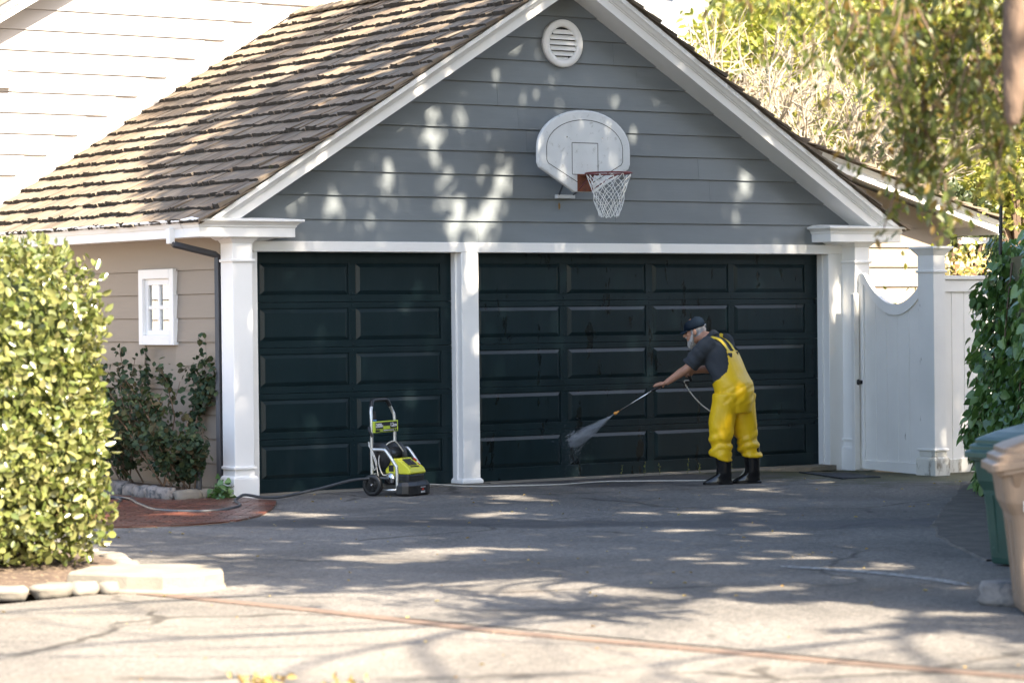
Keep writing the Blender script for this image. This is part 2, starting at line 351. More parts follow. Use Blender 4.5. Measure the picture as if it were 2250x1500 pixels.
def tmp_eval(o):
    TMP.collection.objects.link(o); vl = TMP.view_layers[0]; vl.update(); r = bpy.data.meshes.new_from_object(o.evaluated_get(vl.depsgraph)); bpy.data.objects.remove(o); return r
def evalmesh(mb, mods, mt, name='tmp'):
    me = bpy.data.meshes.new(name); me.from_pydata(mb.v, [], mb.f); me.update()
    bm = bmesh.new(); bm.from_mesh(me); bmesh.ops.recalc_face_normals(bm, faces=bm.faces); bm.to_mesh(me); bm.free()
    o = bpy.data.objects.new(name, me)
    for t, k in mods:
        m = o.modifiers.new(t, t)
        for a, b in k.items(): setattr(m, a, b)
    r = tmp_eval(o); bpy.data.meshes.remove(me)
    r.materials.clear(); r.materials.append(M[mt]); r.shade_smooth(); return r
def remesh(mb, vox, sm, mt): return evalmesh(mb, [('REMESH', dict(mode='VOXEL', voxel_size=vox)), ('SMOOTH', dict(factor=.5, iterations=sm))], mt)
def textmesh(body, size, mt, depth=.0008):
    c = bpy.data.curves.new('t', 'FONT'); c.body = body; c.size = size; c.extrude = depth; c.align_x = 'CENTER'; c.align_y = 'CENTER'
    c.offset = size*.02
    me = tmp_eval(bpy.data.objects.new('t', c)); bpy.data.curves.remove(c)
    me.materials.clear(); me.materials.append(M[mt]); return me
# leaves: template in (along, side, normal) units, vectorised
def tmpl_oval(w=.5, fold=.12):
    return np.array([(0,0,0),(.3,w*.46,fold*w),(.68,w*.44,fold*w),(1,0,-.05),(.68,-w*.44,fold*w),(.3,-w*.46,fold*w)]), np.array([(0,3,2,1),(0,5,4,3)])
def tmpl_heart(fold=.15):
    return np.array([(0,0,0),(-.12,.28,.04),(.18,.5,.06),(.6,.32,.04),(1,0,-.08),(.6,-.32,.04),(.18,-.5,.06),(-.12,-.28,.04)]), np.array([(0,3,2,1),(0,4,3,3),(0,7,6,5),(0,5,4,4)])
def leaves(name, P, D, U, L, tmpl, mt, parent=None):
    """P positions, D along direction, U approximate normal, L length"""
    T, F = tmpl; P = np.asarray(P, float); D = np.asarray(D, float); U = np.asarray(U, float); L = np.asarray(L, float)
    D = D/np.maximum(1e-9, np.linalg.norm(D, axis=1, keepdims=True)); B = np.cross(U, D); B /= np.maximum(1e-9, np.linalg.norm(B, axis=1, keepdims=True)); Nn = np.cross(D, B)
    V = P[:,None,:] + L[:,None,None]*(T[None,:,0:1]*D[:,None,:] + T[None,:,1:2]*B[:,None,:] + T[None,:,2:3]*Nn[:,None,:])
    k = len(T); F2 = F[None]+(np.arange(len(P))*k)[:,None,None]; F2 = F2.reshape(-1, 4)
    tri = F2[:,2] == F2[:,3]
    if tri.any():
        q = F2[~tri]; t = F2[tri][:, :3]
        allt = np.concatenate([q[:, [0,1,2]], q[:, [0,2,3]], t]); return npmesh(name, V.reshape(-1,3), allt, mt, parent)
    return npmesh(name, V.reshape(-1,3), F2, mt, parent)
def runit(n): v = NR.normal(size=(n,3)); return v/np.linalg.norm(v, axis=1, keepdims=True)
def branch(mb, p, d, length, r, depth, spread=.6, n=6, curl=.25, grav=0., kids=(2,4), tips=None, rr=rng, kr=.62, kl=.68):
    pts = [Vector(p)]; dd = Vector(d).normalized(); st = max(3, int(length/.25)+1)
    for i in range(st):
        dd = (dd + Vector((rr.gauss(0,curl), rr.gauss(0,curl), rr.gauss(0,curl)+grav))*.35).normalized(); pts.append(pts[-1]+dd*(length/st))
    mb.tube(pts, [r*(1-.45*i/len(pts)) for i in range(len(pts))], n, False)
    if tips is not None: tips.append((pts[-1], dd.copy(), depth))
    if depth > 0:
        for k in range(rr.randint(*kids)):
            i = rr.randint(max(1, len(pts)//3), len(pts)-1); ax = Vector((rr.gauss(0,1), rr.gauss(0,1), rr.gauss(0,1))).normalized()
            nd = (dd + ax*spread*rr.uniform(.6,1.4)).normalized()
            branch(mb, pts[i], nd, length*kl*rr.uniform(.75,1.2), r*kr, depth-1, spread, max(4, n-1), curl, grav, kids, tips, rr, kr, kl)
# ================================================================== GROUND
def sst(t): t = min(1, max(0, t)); return t*t*(3-2*t)
def gz(x, y): return -.06*sst((x-5.4)/1.6)*sst((y+7)/3)
mb = MB().add([(-150,-120,-.30),(150,-120,-.30),(150,200,-.30),(-150,200,-.30)], [(0,1,2,3)])
tag(mb.build('ground', 'soil'), kind='structure')
# street-side pavement: camera side of the header board
SA, SB = Vector((-5.24,-7.45)), Vector((-3.78,-13.9))
sd = (SB-SA).normalized(); sn = Vector((sd.y, -sd.x)) ; sn = sn if sn.x < 0 else -sn     # towards the street
Q = [SA-sd*.0, SB+sd*26, SB+sd*26+sn*60, SA-sd*20+sn*60, SA-sd*3+sn*3.0, SA+sn*.9]
tag(MB().add([(q.x, q.y, -.006) for q in Q], [tuple(range(len(Q)))]).build('street_pavement', 'pavement'), kind='structure')
# driveway: grid sheet so that it can dip by the gate
nx, ny = 60, 60; V = []; F = []
for j in range(ny+1):
    for i in range(nx+1):
        y = .15 - 31.0*(j/ny)**1.35; l = SA.x-.02 + (SB.x-SA.x)/(SB.y-SA.y)*(y-SA.y)
        if y > -7.4: l = -4.9 - .9*sst((y+7.4)/3) - 3.4*sst((y+4.5)/2.5)
        x = l + (15.0-l)*(i/nx); V.append((x, y, gz(x, y)))
for j in range(ny):
    for i in range(nx): a = j*(nx+1)+i; F.append((a, a+nx+1, a+nx+2, a+1))
tag(npmesh('driveway', V, F, 'asphalt'), kind='structure')
# concrete sill in front of the doors
tag(MB().box(-.117,7.0,-.27,.16,-.05,.006).build('door_sill', 'concrete', bevel=.004), kind='structure')
# broken edge of the drive: low dark soil strip in front of the ivy
SL = [(6.2,-3.0),(5.2,-4.0),(4.4,-4.75),(3.2,-5.85),(2.15,-6.85),(1.55,-7.5),(1.05,-8.1),(.5,-8.9),(.1,-9.5)]
m = MB(); rg = []
for k, (x, y) in enumerate(bez([(a,b,0) for a, b in SL], 5) and [(p.x,p.y) for p in bez([(a,b,0) for a, b in SL], 5)]):
    j = .035*noise.noise((x*5,y*5,7)); rg.append([(x+j,y-j,gz(x,y)-.004),(x+j+.02,y-j-.01,gz(x,y)+.012),(x+.5,y-.42,gz(x,y)+.012+.006*noise.noise((x*4,y*4,1))),(x+1.9,y-1.6,.004)])
m.loft(rg, False, False); tag(m.build('soil_strip', 'dirt', smooth=False), kind='structure')
# garden bed of the hedge (soil mound) and of the roses
def mound(name, poly, h, mt, seed=1):
    c = [sum(p[0] for p in poly)/len(poly), sum(p[1] for p in poly)/len(poly)]; m = MB(); rings = []
    for s, z in ((1,.004),(.93,h*.6),(.7,h),(.35,h*1.15)):
        rings.append([(c[0]+(p[0]-c[0])*s, c[1]+(p[1]-c[1])*s, z+.012*noise.noise((p[0]*5*s, p[1]*5, seed))) for p in poly])
    m.loft(rings, True); return tag(m.build(name, mt, smooth=True), kind='structure')
mound('soil_bed', [(-8.6,-6.0),(-6.4,-7.05),(-5.75,-7.3),(-5.35,-7.1),(-4.75,-6.5),(-4.4,-6.1),(-4.32,-5.3),(-4.6,-4.3),(-6,-3.8),(-8.6,-4)], .07, 'soil')
mound('rose_bed_soil', [(-.42,-.12),(-1.0,-.18),(-1.02,.3),(-.98,1.0),(-.9,2.0),(-.85,5.0),(-.42,5.0)], .07, 'soil', 3)

# ================================================================== GARAGE
XC = 3.4425; MR = .607; ZA = 4.95
def zi(x): return ZA - MR*abs(x-XC)
def mx(x): return 2*XC - x
garage = empty('garage', (XC,0,0), 'detached garage with dark panelled doors, grey gable siding and weathered shake roof', 'garage')
# --- gable wall boards
gw = MB().prism([(-.42,2.30),(7.305,2.30),(7.305,2.62),(XC,ZA+.02),(-.42,2.62)], -.155, -.12, 'Y').build('gable_wall', 'grey', garage)
rows = [2.386, 2.598, 2.829, 3.060, 3.291, 3.520, 3.751, 3.980, 4.211, 4.444, 4.675, 4.93]
splits = {0:[2.4], 1:[4.1], 2:[5.35], 3:[1.2,5.2], 4:[3.0], 5:[2.9], 6:[2.65], 7:[2.63,4.4], 8:[4.1], 9:[]}
def half(z): return min(3.86, (ZA+.06-z)/MR)
for k in range(len(rows)-1):
    z0, z1 = rows[k], rows[k+1]-.008
    cuts = [-99]+splits.get(k, [])+[99]
    for a, b in zip(cuts[:-1], cuts[1:]):
        h0, h1 = max(.02, half(z0)), max(.01, half(z1))
        x00, x01 = max(XC-h0, a+.0006), min(XC+h0, b-.0006); x10, x11 = max(XC-h1, a+.0006), min(XC+h1, b-.0006)
        if x11-x10 < .005: continue
        dy = rng.uniform(-.0012,.0012)
        MB().hexa([(x00,-.178+dy,z0),(x01,-.178+dy,z0),(x01,-.152,z0),(x00,-.152,z0)], [(x10,-.161+dy,z1),(x11,-.161+dy,z1),(x11,-.152,z1),(x10,-.152,z1)]).build('siding_board', 'grey', gw)
# --- left side wall with window opening
WY0, WY1, WZ0, WZ1 = .797, 1.518, 1.412, 2.145
oy0, oy1, oz0, oz1 = WY0+.07, WY1-.07, WZ0+.08, WZ1-.08
m = MB(); m.box(-.425,-.38,-.15,oy0,0,2.44); m.box(-.425,-.38,oy1,5.04,0,2.44); m.box(-.425,-.38,oy0,oy1,0,oz0); m.box(-.425,-.38,oy0,oy1,oz1,2.44)
sw = m.build('side_wall', 'taupe', garage)
zl = [2.126-.2275*k for k in range(10)]; rws = [(2.126,2.44)]+[(zl[k+1], zl[k]-.006) for k in range(9)]+[(0.02, zl[9]-.006)]
for z0, z1 in rws:
    segs = [(-.05,5.04)] if (z1 < WZ0+.02 or z0 > WZ1-.02) else [(-.05,WY0+.04),(WY1-.04,5.04)]
    segs2 = []
    for a, b in segs:
        if b-a > 3: c = rng.uniform(a+1.4, b-1.2); segs2 += [(a,c-.001),(c+.001,b)]
        else: segs2.append((a,b))
    for a, b in segs2:
        MB().hexa([(-.45,a,z0),(-.45,b,z0),(-.425,b,z0),(-.425,a,z0)], [(-.434,a,z1),(-.434,b,z1),(-.425,b,z1),(-.425,a,z1)]).build('siding_board', 'taupe', sw)
MB().box(-.452,-.40,-.17,-.052,0,2.43).build('corner_board', 'taupe', garage, bevel=.004)
MB().box(7.305,7.345,-.17,5.04,0,2.44).build('far_side_wall', 'taupe', garage)
MB().box(-.42,7.30,5.0,5.035,0,2.6).build('back_wall', 'taupe', garage)
# --- window
win = MB()
for b in ((WY0,WY0+.085,WZ0,WZ1),(WY1-.085,WY1,WZ0,WZ1),(WY0+.085,WY1-.085,WZ1-.092,WZ1),(WY0+.085,WY1-.085,WZ0,WZ0+.095)): win.box(-.487,-.43,b[0],b[1],b[2],b[3])
win = win.build('window', 'white', garage, bevel=.004)
sy0, sy1, sz0, sz1 = WY0+.085, WY1-.085, WZ0+.095, WZ1-.092
m = MB()
for b in ((sy0,sy0+.06,sz0,sz1),(sy1-.06,sy1,sz0,sz1),(sy0+.06,sy1-.06,sz1-.06,sz1),(sy0+.06,sy1-.06,sz0,sz0+.05)): m.box(-.455,-.40,b[0],b[1],b[2],b[3])
m.build('sash', 'white', win, bevel=.003)
cy, cz = (sy0+sy1)/2, (sz0+.05+sz1-.06)/2
MB().box(-.452,-.405,cy-.018,cy+.018,sz0+.05,sz1-.06).build('muntin', 'white', win, bevel=.003)
MB().box(-.450,-.407,sy0+.06,sy1-.06,cz-.018,cz+.018).build('muntin', 'white', win, bevel=.003)
for a, b in ((sy0+.06,cy-.018),(cy+.018,sy1-.06)):
    for c, d in ((sz0+.05,cz-.018),(cz+.018,sz1-.06)): MB().box(-.432,-.427,a,b,c,d).build('pane', 'glass', win)
rings = []
for k in range(41):
    y = sy0 + (sy1-sy0)*k/40; x = -.33+.018*math.sin(k*1.3); rings.append([(x,y,sz0-.05),(x+.01,y,sz1+.05)])
m = MB()
for a, b in zip(rings[:-1], rings[1:]):
    if not 13 < rings.index(a) < 29: m.add([a[0],b[0],b[1],a[1]], [(0,1,2,3)])
m.build('curtain', 'curtain', win, True)
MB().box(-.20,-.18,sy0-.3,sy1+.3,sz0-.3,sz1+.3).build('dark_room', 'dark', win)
# --- door surround
D1, D2 = (-.117, 2.186), (2.389, 6.978); ZH = 2.288
MB().box(-.30,7.185,-.195,-.10,ZH,2.386).build('header_trim', 'white', garage, bevel=.004)
MB().box(-.42,7.305,-.10,.06,ZH-.002,2.44).build('header_beam', 'white', garage)
MB().box(-.30,D1[0],-.19,.06,.0,ZH).build('door_jamb', 'white', garage, bevel=.004)
m = MB().box(D1[1],D2[0],-.19,.06,.05,ZH); m.frustum((D1[1]-.022,D2[0]+.022,-.212,.05,.008), (D1[1]-.022,D2[0]+.022,-.212,.05,.04)); m.frustum((D1[1]-.022,D2[0]+.022,-.212,.05,.04), (D1[1]-.004,D2[0]+.004,-.194,.05,.06))
m.build('door_post', 'white', garage, bevel=.005)
MB().box(D2[1],7.185,-.19,.06,gz(7,0),ZH).build('door_jamb', 'white', garage, bevel=.004)
for x_ in (D2[1], D1[1]): MB().box(x_-.018,x_,-.10,-.05,.01,ZH).build('door_stop', 'white', garage)
# --- garage doors
def door(x0, x1, cols, mt):
    secs = [(1.809,2.30),(1.376,1.809),(.943,1.376),(.509,.943),(.004,.509)]
    d = MB()
    for s, (a, b) in enumerate(secs):       # thin recessed sheet + rails and stiles proud of it
        d.box(x0,x1,.012,.045,a+.0015,b-.0015)
        pt, pb = (b-.057, a+.063)
        if s == 0: pt = 2.183; pb = 1.876
        if s == 4: pt = .452; pb = .132
        d.box(x0,x1,0,.012,a+.0015,pb); d.box(x0,x1,0,.012,pt,b-.0015)
        xs = [x0]+[q for c in cols for q in c]+[x1]
        for k in range(0, len(xs), 2): d.box(xs[k],xs[k+1],0,.012,pb,pt)
        secs[s] = (a,b,pb,pt)
    do = d.build('garage_door', mt, garage, bevel=.002)
    for a, b, pb, pt in secs:
        for c0, c1 in cols:
            c0 += .006; c1 -= .006; p0 = pb+.006; p1 = pt-.006; bw, bh = .040, .037
            A = [(c0,.0115,p0),(c1,.0115,p0),(c1,.0115,p1),(c0,.0115,p1)]; B = [(c0+bw,-.007,p0+bh),(c1-bw,-.007,p0+bh),(c1-bw,-.007,p1-bh),(c0+bw,-.007,p1-bh)]
            MB().add(A+B, [(4,5,6,7),(0,1,5,4),(1,2,6,5),(2,3,7,6),(3,0,4,7)]).build('door_panel', mt, do)
    r = MB(); xs = [(cols[i][1]+cols[i+1][0])/2 for i in range(len(cols)-1)]+[x1-.02 if len(cols) == 2 else x0+.03]
    for a, b, pb, pt in secs[:-1]:
        for x in xs:
            for z in (a-.085, a-.03, a+.03, a+.085): r.ell((x,.0,z), (.009,.006,.009), 6, 4)
    r.build('rivets', mt, do, True)
    return do
dl = door(-.14, 2.20, [(.013,.999),(1.078,2.064)], 'door')
dr = door(2.37, 6.99, [(2.49,3.519),(3.608,4.624),(4.708,5.731),(5.806,6.802)], 'door_wet')
dl['label'] = 'narrow two-panel-wide dry door on the left'; dr['label'] = 'wide four-panel door, wet from washing'
# --- columns
def column(mir, z0=0):
    c = MB(); X = (lambda x: mx(x)) if mir else (lambda x: x)
    def bx(x0, x1, y0, y1, a, b): p, q = sorted((X(x0), X(x1))); c.box(p,q,y0,y1,a,b)
    def fr(x0, x1, y0, a, w, b): p, q = sorted((X(x0), X(x1))); c.frustum((p,q,y0,-.17,a), (p-w,q+w,y0-w,-.17,b))
    bx(-.497,-.288,-.40,-.17,.20,2.36)
    fr(-.497,-.288,-.40,2.355,.05,2.41)
    o = c.build('column', 'white', garage, bevel=.004)
    def piece(nm, x0, x1, y0, a, b, w=.0):
        p, q = sorted((X(x0), X(x1))); mm = MB(); mm.box(p,q,y0,-.17,a,b-w)
        if w: mm.frustum((p,q,y0,-.17,b-w), (p+w,q-w,y0+w,-.17,b))
        return mm.build(nm, 'white', o, bevel=.007, seg=2)
    piece('bead', -.517,-.268,-.42,2.185,2.212); piece('bead', -.517,-.268,-.42,.264,.292); piece('plinth', -.527,-.258,-.43,z0,.205,.02)
column(False, -.02); column(True, -.06)
# --- cornice returns
def cornice(mir):
    X = (lambda x: mx(x)) if mir else (lambda x: x)
    def s2(a, b): return sorted((X(a), X(b)))
    a, b = s2(-.886, .128); co = MB().box(a,b,-.48,-.17,2.412,2.497).build('cornice_return', 'white', garage, bevel=.003)
    prof = [(.0,.0),(.006,.012),(.012,.014),(.012,.024),(.03,.045),(.052,.056),(.060,.058),(.066,.064),(.066,.08),(.058,.084)]
    rings = []
    for o_, h in prof: rings.append([(a-o_,-.17,2.495+h),(a-o_,-.48-o_,2.495+h),(b+o_,-.48-o_,2.495+h),(b+o_,-.17,2.495+h)])
    MB().loft(rings, True).build('crown_moulding', 'white', co)
    # little sloped cover on top and bed mould below
    MB().frustum((a-.05,b+.05,-.53,-.17,2.579),(a+.02,b-.25 if not mir else b-.02,-.30,-.17,2.60)).build('return_cover', 'white', co)
    a2, b2 = s2(-.60, -.02); MB().frustum((a2+.05,b2-.05,-.25,-.17,2.386),(a2,b2,-.44,-.17,2.4115)).build('bed_moulding', 'white', co)
cornice(False); cornice(True)
# --- left eave: fascia, gutter, soffit, downspouts
MB().box(-.886,-.862,-.168,5.04,2.413,2.50).build('fascia', 'white', garage)
MB().box(-.862,-.45,-.17,5.04,2.425,2.44).build('soffit', 'white', garage)
prof = [(0,0),(-.012,.0),(-.03,.03),(-.05,.05),(-.066,.06),(-.066,.08),(-.055,.08),(-.053,.065),(-.02,.03),(0,.03)]
MB().loft([[(-.886+a,y,2.497+b) for a, b in prof] for y in (-.168,5.04)], True).build('gutter', 'white', garage)
MB().box(6.885+.862,6.885+.886,-.17,5.04,2.413,2.50).build('fascia', 'white', garage)
m = MB(); dsy = .035
m.box(-.94,-.88,dsy-.035,dsy+.03,2.36,2.50); m.build('downspout_outlet', 'white', garage, bevel=.004)
m = MB(); a = Vector((-.905,.03,2.375)); b = Vector((-.49,-.10,2.24)); m.tube([a+Vector((0,0,.02)), a+Vector((.02,-.01,-.02)), b+Vector((-.03,0,.02)), b, b+Vector((0,0,-.08)), Vector((-.49,-.10,.05))], .034, 4); m.build('downspout', 'dark_pipe', garage, bevel=.004)
m = MB(); m.tube([(7.66,.1,2.42),(7.66,.1,2.33),(7.42,.02,2.27),(7.40,.02,.1)], .032, 4); m.build('downspout', 'taupe', garage)
# --- rakes
prof = [(-.15,0),(-.48,0),(-.48,.092),(-.492,.095),(-.495,.106),(-.51,.112),(-.53,.142),(-.546,.152),(-.552,.156),(-.552,.205),(-.15,.205)]
def rake(mir):
    rings = []
    def xb(h): return XC - (ZA+h-2.577)/MR
    lo = [(xb(h), y, 2.577) for y, h in prof]; hi = [(XC, y, ZA+h) for y, h in prof]
    if mir: lo = [(mx(p[0]),p[1],p[2]) for p in lo]
    MB().loft([lo, hi], True).build('rake_board', 'white', garage)
rake(False); rake(True)
# --- roof deck and shakes
AL = math.atan(MR); ca, sa = math.cos(AL), math.sin(AL)
roof = MB()
for mir in (0, 1):
    e = -.90; pts = [(e, zi(e)+.212), (XC, ZA+.212), (XC, ZA+.232), (e, zi(e)+.232)]
    if mir: pts = [(mx(p[0]), p[1]) for p in pts]
    roof.prism(pts, -.54, 5.04, 'Y')
roof = roof.build('roof', 'shake', garage)
def shakevar(seed):
    r = random.Random(seed); n = 5; top = []; m = MB(); t0 = r.uniform(.024,.038)
    ys = [-.5+i/(n-1) for i in range(n)]; off = [r.uniform(-.009,.007) for _ in ys]; tt = [t0+r.uniform(-.006,.004) for _ in ys]
    R = []
    for y, o, t in zip(ys, off, tt): R.append([(o,y,0),(o+r.uniform(-.004,.004),y,t),(.43,y,.004),(.43,y,0)])
    m.loft(R, True, True); return m
SV = [shakevar(s) for s in range(14)]; SVM = [s.mesh('shake', 'shake') for s in SV]
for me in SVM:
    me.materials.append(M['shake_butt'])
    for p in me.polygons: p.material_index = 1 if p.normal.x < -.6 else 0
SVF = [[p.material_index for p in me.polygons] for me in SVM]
allsh = []
for mir in (0, 1):
    n = 20
    for i in range(n):
        y = -.585 + rng.uniform(-.01,.01); d0 = i*.25 - .04
        while y < 5.03:
            w = rng.choice([.10,.12,.14,.16,.18,.22,.13,.25]) ; w = min(w, 5.05-y)
            if w > .03: allsh.append((mir, d0+rng.uniform(-.012,.012), y+w/2, w-.004, rng.randrange(14), rng.uniform(-.012,.012), rng.uniform(.05,.09), rng.uniform(.9,1.3)))
            y += w
def shmat(s):
    mir, d, y, w, v, yaw, tilt, th = s
    px, pz = -.90+d*ca, zi(-.90)+.234+d*sa
    Mx = Matrix.Translation((px, y, pz)) @ Matrix.Rotation(-AL, 4, 'Y') @ Matrix.Translation((0,0,.016)) @ Matrix.Rotation(tilt, 4, 'Y') @ Matrix.Rotation(yaw, 4, 'Z') @ Matrix.Diagonal((min(1, (5.05-d)/.43), w, th, 1))
    if mir: Mx = Matrix.Translation((2*XC,0,0)) @ Matrix.Diagonal((-1,1,1,1)) @ Mx
    return Mx
def vis(s): p = Vector((-.9+s[1]*ca, s[2], 2.6+s[1]*sa)); return (p-CAM).length
left = sorted([s for s in allsh if s[0] == 0 and .05 < s[1] and s[2] < 4.9], key=vis)
single = left[:298]; sid = set(map(id, single))
for s in single:
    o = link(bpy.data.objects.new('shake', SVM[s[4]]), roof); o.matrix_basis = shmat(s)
m = MB(); fm = []
for s in allsh:
    if id(s) in sid: continue
    Mx = shmat(s); sv = SV[s[4]]; k = len(m.v); m.v += [tuple(Mx @ Vector(p)) for p in sv.v]; m.f += [tuple(i+k for i in f) for f in sv.f]; fm += SVF[s[4]]
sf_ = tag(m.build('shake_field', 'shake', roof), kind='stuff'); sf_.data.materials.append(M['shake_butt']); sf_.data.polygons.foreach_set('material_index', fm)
y = -.58; i = 0
while y < 5.0:      # ridge caps
    for s in (-1, 1):
        Mx = Matrix.Translation((XC, y, ZA+.285)) @ Matrix.Rotation(-AL*s if s < 0 else AL, 4, 'Y') @ Matrix.Rotation(.05, 4, 'X')
        mm = MB(); mm.X = Matrix.Translation((XC, y, ZA+.292)) @ Matrix.Rotation(AL*s, 4, 'Y') @ Matrix.Rotation(-.06, 4, 'X')
        mm.box(*((0,.14) if s > 0 else (-.14,0)), 0,.36,0,.018); mm.build('ridge_shake', 'shake', roof)
    y += .22
# --- gable vent
vc = (XC, 4.40); vent = MB()
prof = [(.168,-.170),(.168,-.205),(.178,-.218),(.236,-.218),(.245,-.208),(.245,-.165)]
rings = []
for k in range(48):
    a = 2*PI*k/48; rings.append([(vc[0]+r_*math.cos(a), y_, vc[1]+r_*.985*math.sin(a)) for r_, y_ in prof])
rings.append(rings[0]); vent.loft(rings, False, True); vent = vent.build('gable_vent', 'white', garage, True)
MB().lathe([(.175,-.179),(.175,-.1785)], (vc[0],0,vc[1]), 32, 'Y').build('vent_back', 'dark', vent)
for k in range(6):
    z = vc[1]+.118-k*.0545; hw = math.sqrt(max(.002, .172**2-(z-vc[1])**2))
    MB().hexa([(vc[0]-hw,-.21,z-.026),(vc[0]+hw,-.21,z-.026),(vc[0]+hw,-.182,z+.012),(vc[0]-hw,-.182,z+.012)], [(vc[0]-hw,-.208,z-.016),(vc[0]+hw,-.208,z-.016),(vc[0]+hw,-.180,z+.022),(vc[0]-hw,-.180,z+.022)]).build('louver_slat', 'white', vent)

# ================================================================== MAIN HOUSE (behind, left)
house = empty('main_house', (0,5.2,0), 'pale sunlit house wall with wide siding rising behind the garage roof', 'house')
HW = 5.06; hzi = lambda x: 5.134+.60*(x-.0)
hw = MB().prism([(-9,0),(5.2,0),(5.2,hzi(5.2)),(-.5,hzi(-.5)),(-9,hzi(-9))], HW, HW+.1, 'Y').build('wall', 'beige', house)
z = 4.842-.2277*20
while z < 8.2:
    z1 = z+.2337; z1 -= .013
    # boards stop at the flashing board that follows the garage roof
    xr = 5.2; 
    if z < ZA+.4 and z > 2.0: xr = XC-(ZA+.34-z)/MR-.12
    if z > ZA+.2: xr = 5.2
    xl = -9 if z < 2 else max(-9, (z-5.134)/.60-.2)
    if xr-xl > .2: MB().hexa([(xl,HW-.026,z),(xr,HW-.026,z),(xr,HW,z),(xl,HW,z)], [(xl,HW-.009,z1),(xr,HW-.009,z1),(xr,HW,z1),(xl,HW,z1)]).build('siding_board', 'beige', hw)
    z += .2277
m = MB(); p = []
m.hexa([(-.9-.35,HW-.03,zi(-.9)+.25),(-.9,HW-.03,zi(-.9)+.25),(-.9,HW,zi(-.9)+.25),(-.9-.35,HW,zi(-.9)+.25)], [(XC-.30,HW-.03,ZA+.30),(XC+.02,HW-.03,ZA+.30),(XC+.02,HW,ZA+.30),(XC-.30,HW,ZA+.30)])
m.build('flashing_board', 'beige', house)
prof = [(HW,0),(4.72,0),(4.72,.085),(4.69,.10),(4.66,.15),(4.66,.20),(HW,.20)]
MB().loft([[(-9,y_,hzi(-9)+h_) for y_, h_ in prof], [(5.2,y_,hzi(5.2)+h_) for y_, h_ in prof]], True).build('rake_board', 'white', house)
MB().loft([[(-9,y_,hzi(-9)+h_) for y_, h_ in ((4.62,.205),(12,.205),(12,.26),(4.62,.26))], [(5.2,y_,hzi(5.2)+h_) for y_, h_ in ((4.62,.205),(12,.205),(12,.26),(4.62,.26))]], True).build('roof', 'shake', house)
MB().box(-.9,-.215,HW-.075,HW,4.19,4.27).box(-.9,-.24,HW-.05,HW,4.27,4.45).build('window_sill', 'white', house, bevel=.004)

# ================================================================== BUILDING BEHIND THE FENCE (right)
rb = empty('garden_house', (9.2,1.3,0), 'low beige outbuilding with white sloping eave behind the white gate', 'building')
BY = 1.05; bz = lambda x: 3.407-.272*(x-7.846)
bw = MB().prism([(7.6,-.1),(9.97,-.1),(9.97,bz(9.97)-.10),(7.6,bz(7.6)-.10)], BY+.02, BY+4.5, 'Y').build('wall', 'tan', rb)
z = 2.403-.2277*11
while z < 3.3:
    z1 = z+.2217; xr = min(9.985, 7.846+(3.407-.12-z1)/.272)
    if xr > 7.8: MB().hexa([(7.6,BY-.008,z),(xr,BY-.008,z),(xr,BY+.02,z),(7.6,BY+.02,z)], [(7.6,BY+.010,z1),(xr,BY+.010,z1),(xr,BY+.02,z1),(7.6,BY+.02,z1)]).build('siding_board', 'tan', bw)
    z += .2277
prof = [(.72,-.135),(.70,-.135),(.70,-.05),(.68,-.035),(.66,-.005),(.655,-.0),(.72,0)]
MB().loft([[(6.9,y_,bz(6.9)+h_) for y_, h_ in prof], [(10.45,y_,bz(10.45)+h_) for y_, h_ in prof]], True).build('rake_board', 'white', rb)
br = MB().loft([[(6.9,y_,bz(6.9)+h_) for y_, h_ in ((.66,.002),(5.8,.002),(5.8,.03),(.66,.03))], [(10.47,y_,bz(10.47)+h_) for y_, h_ in ((.66,.002),(5.8,.002),(5.8,.03),(.66,.03))]], True).build('roof', 'shake', rb)
MB().loft([[(7.6,.70,bz(7.6)-.06),(7.6,5.6,bz(7.6)-.06)],[(10.43,.70,bz(10.43)-.06),(10.43,5.6,bz(10.43)-.06)]], False, False).build('soffit', 'white', rb)
MB().box(10.43,10.455,.70,5.8,bz(10.44)-.15,bz(10.44)-.0).build('fascia', 'white', rb)
for k in range(5): MB().box(9.985,10.43,.85+k*1.0,.93+k*1.0,2.45,2.52).build('eave_bracket', 'white', rb)
for i in range(15):
    x = 10.40-.25*i; y = .60
    while y < 1.0:
        w = rng.uniform(.1,.2); mm = MB(); mm.X = Matrix.Translation((x,y,bz(x)+.035)) @ Matrix.Rotation(math.atan(.272)+PI, 4, 'Y') @ Matrix.Diagonal((1,1,-1,1)) @ Matrix.Rotation(.06, 4, 'Y')
        sv = SV[rng.randrange(14)]; mm.add([(p[0]-.02, (p[1]+.5)*w, p[2]) for p in sv.v], sv.f); mm.build('shake', 'shake', br); y += w+.003

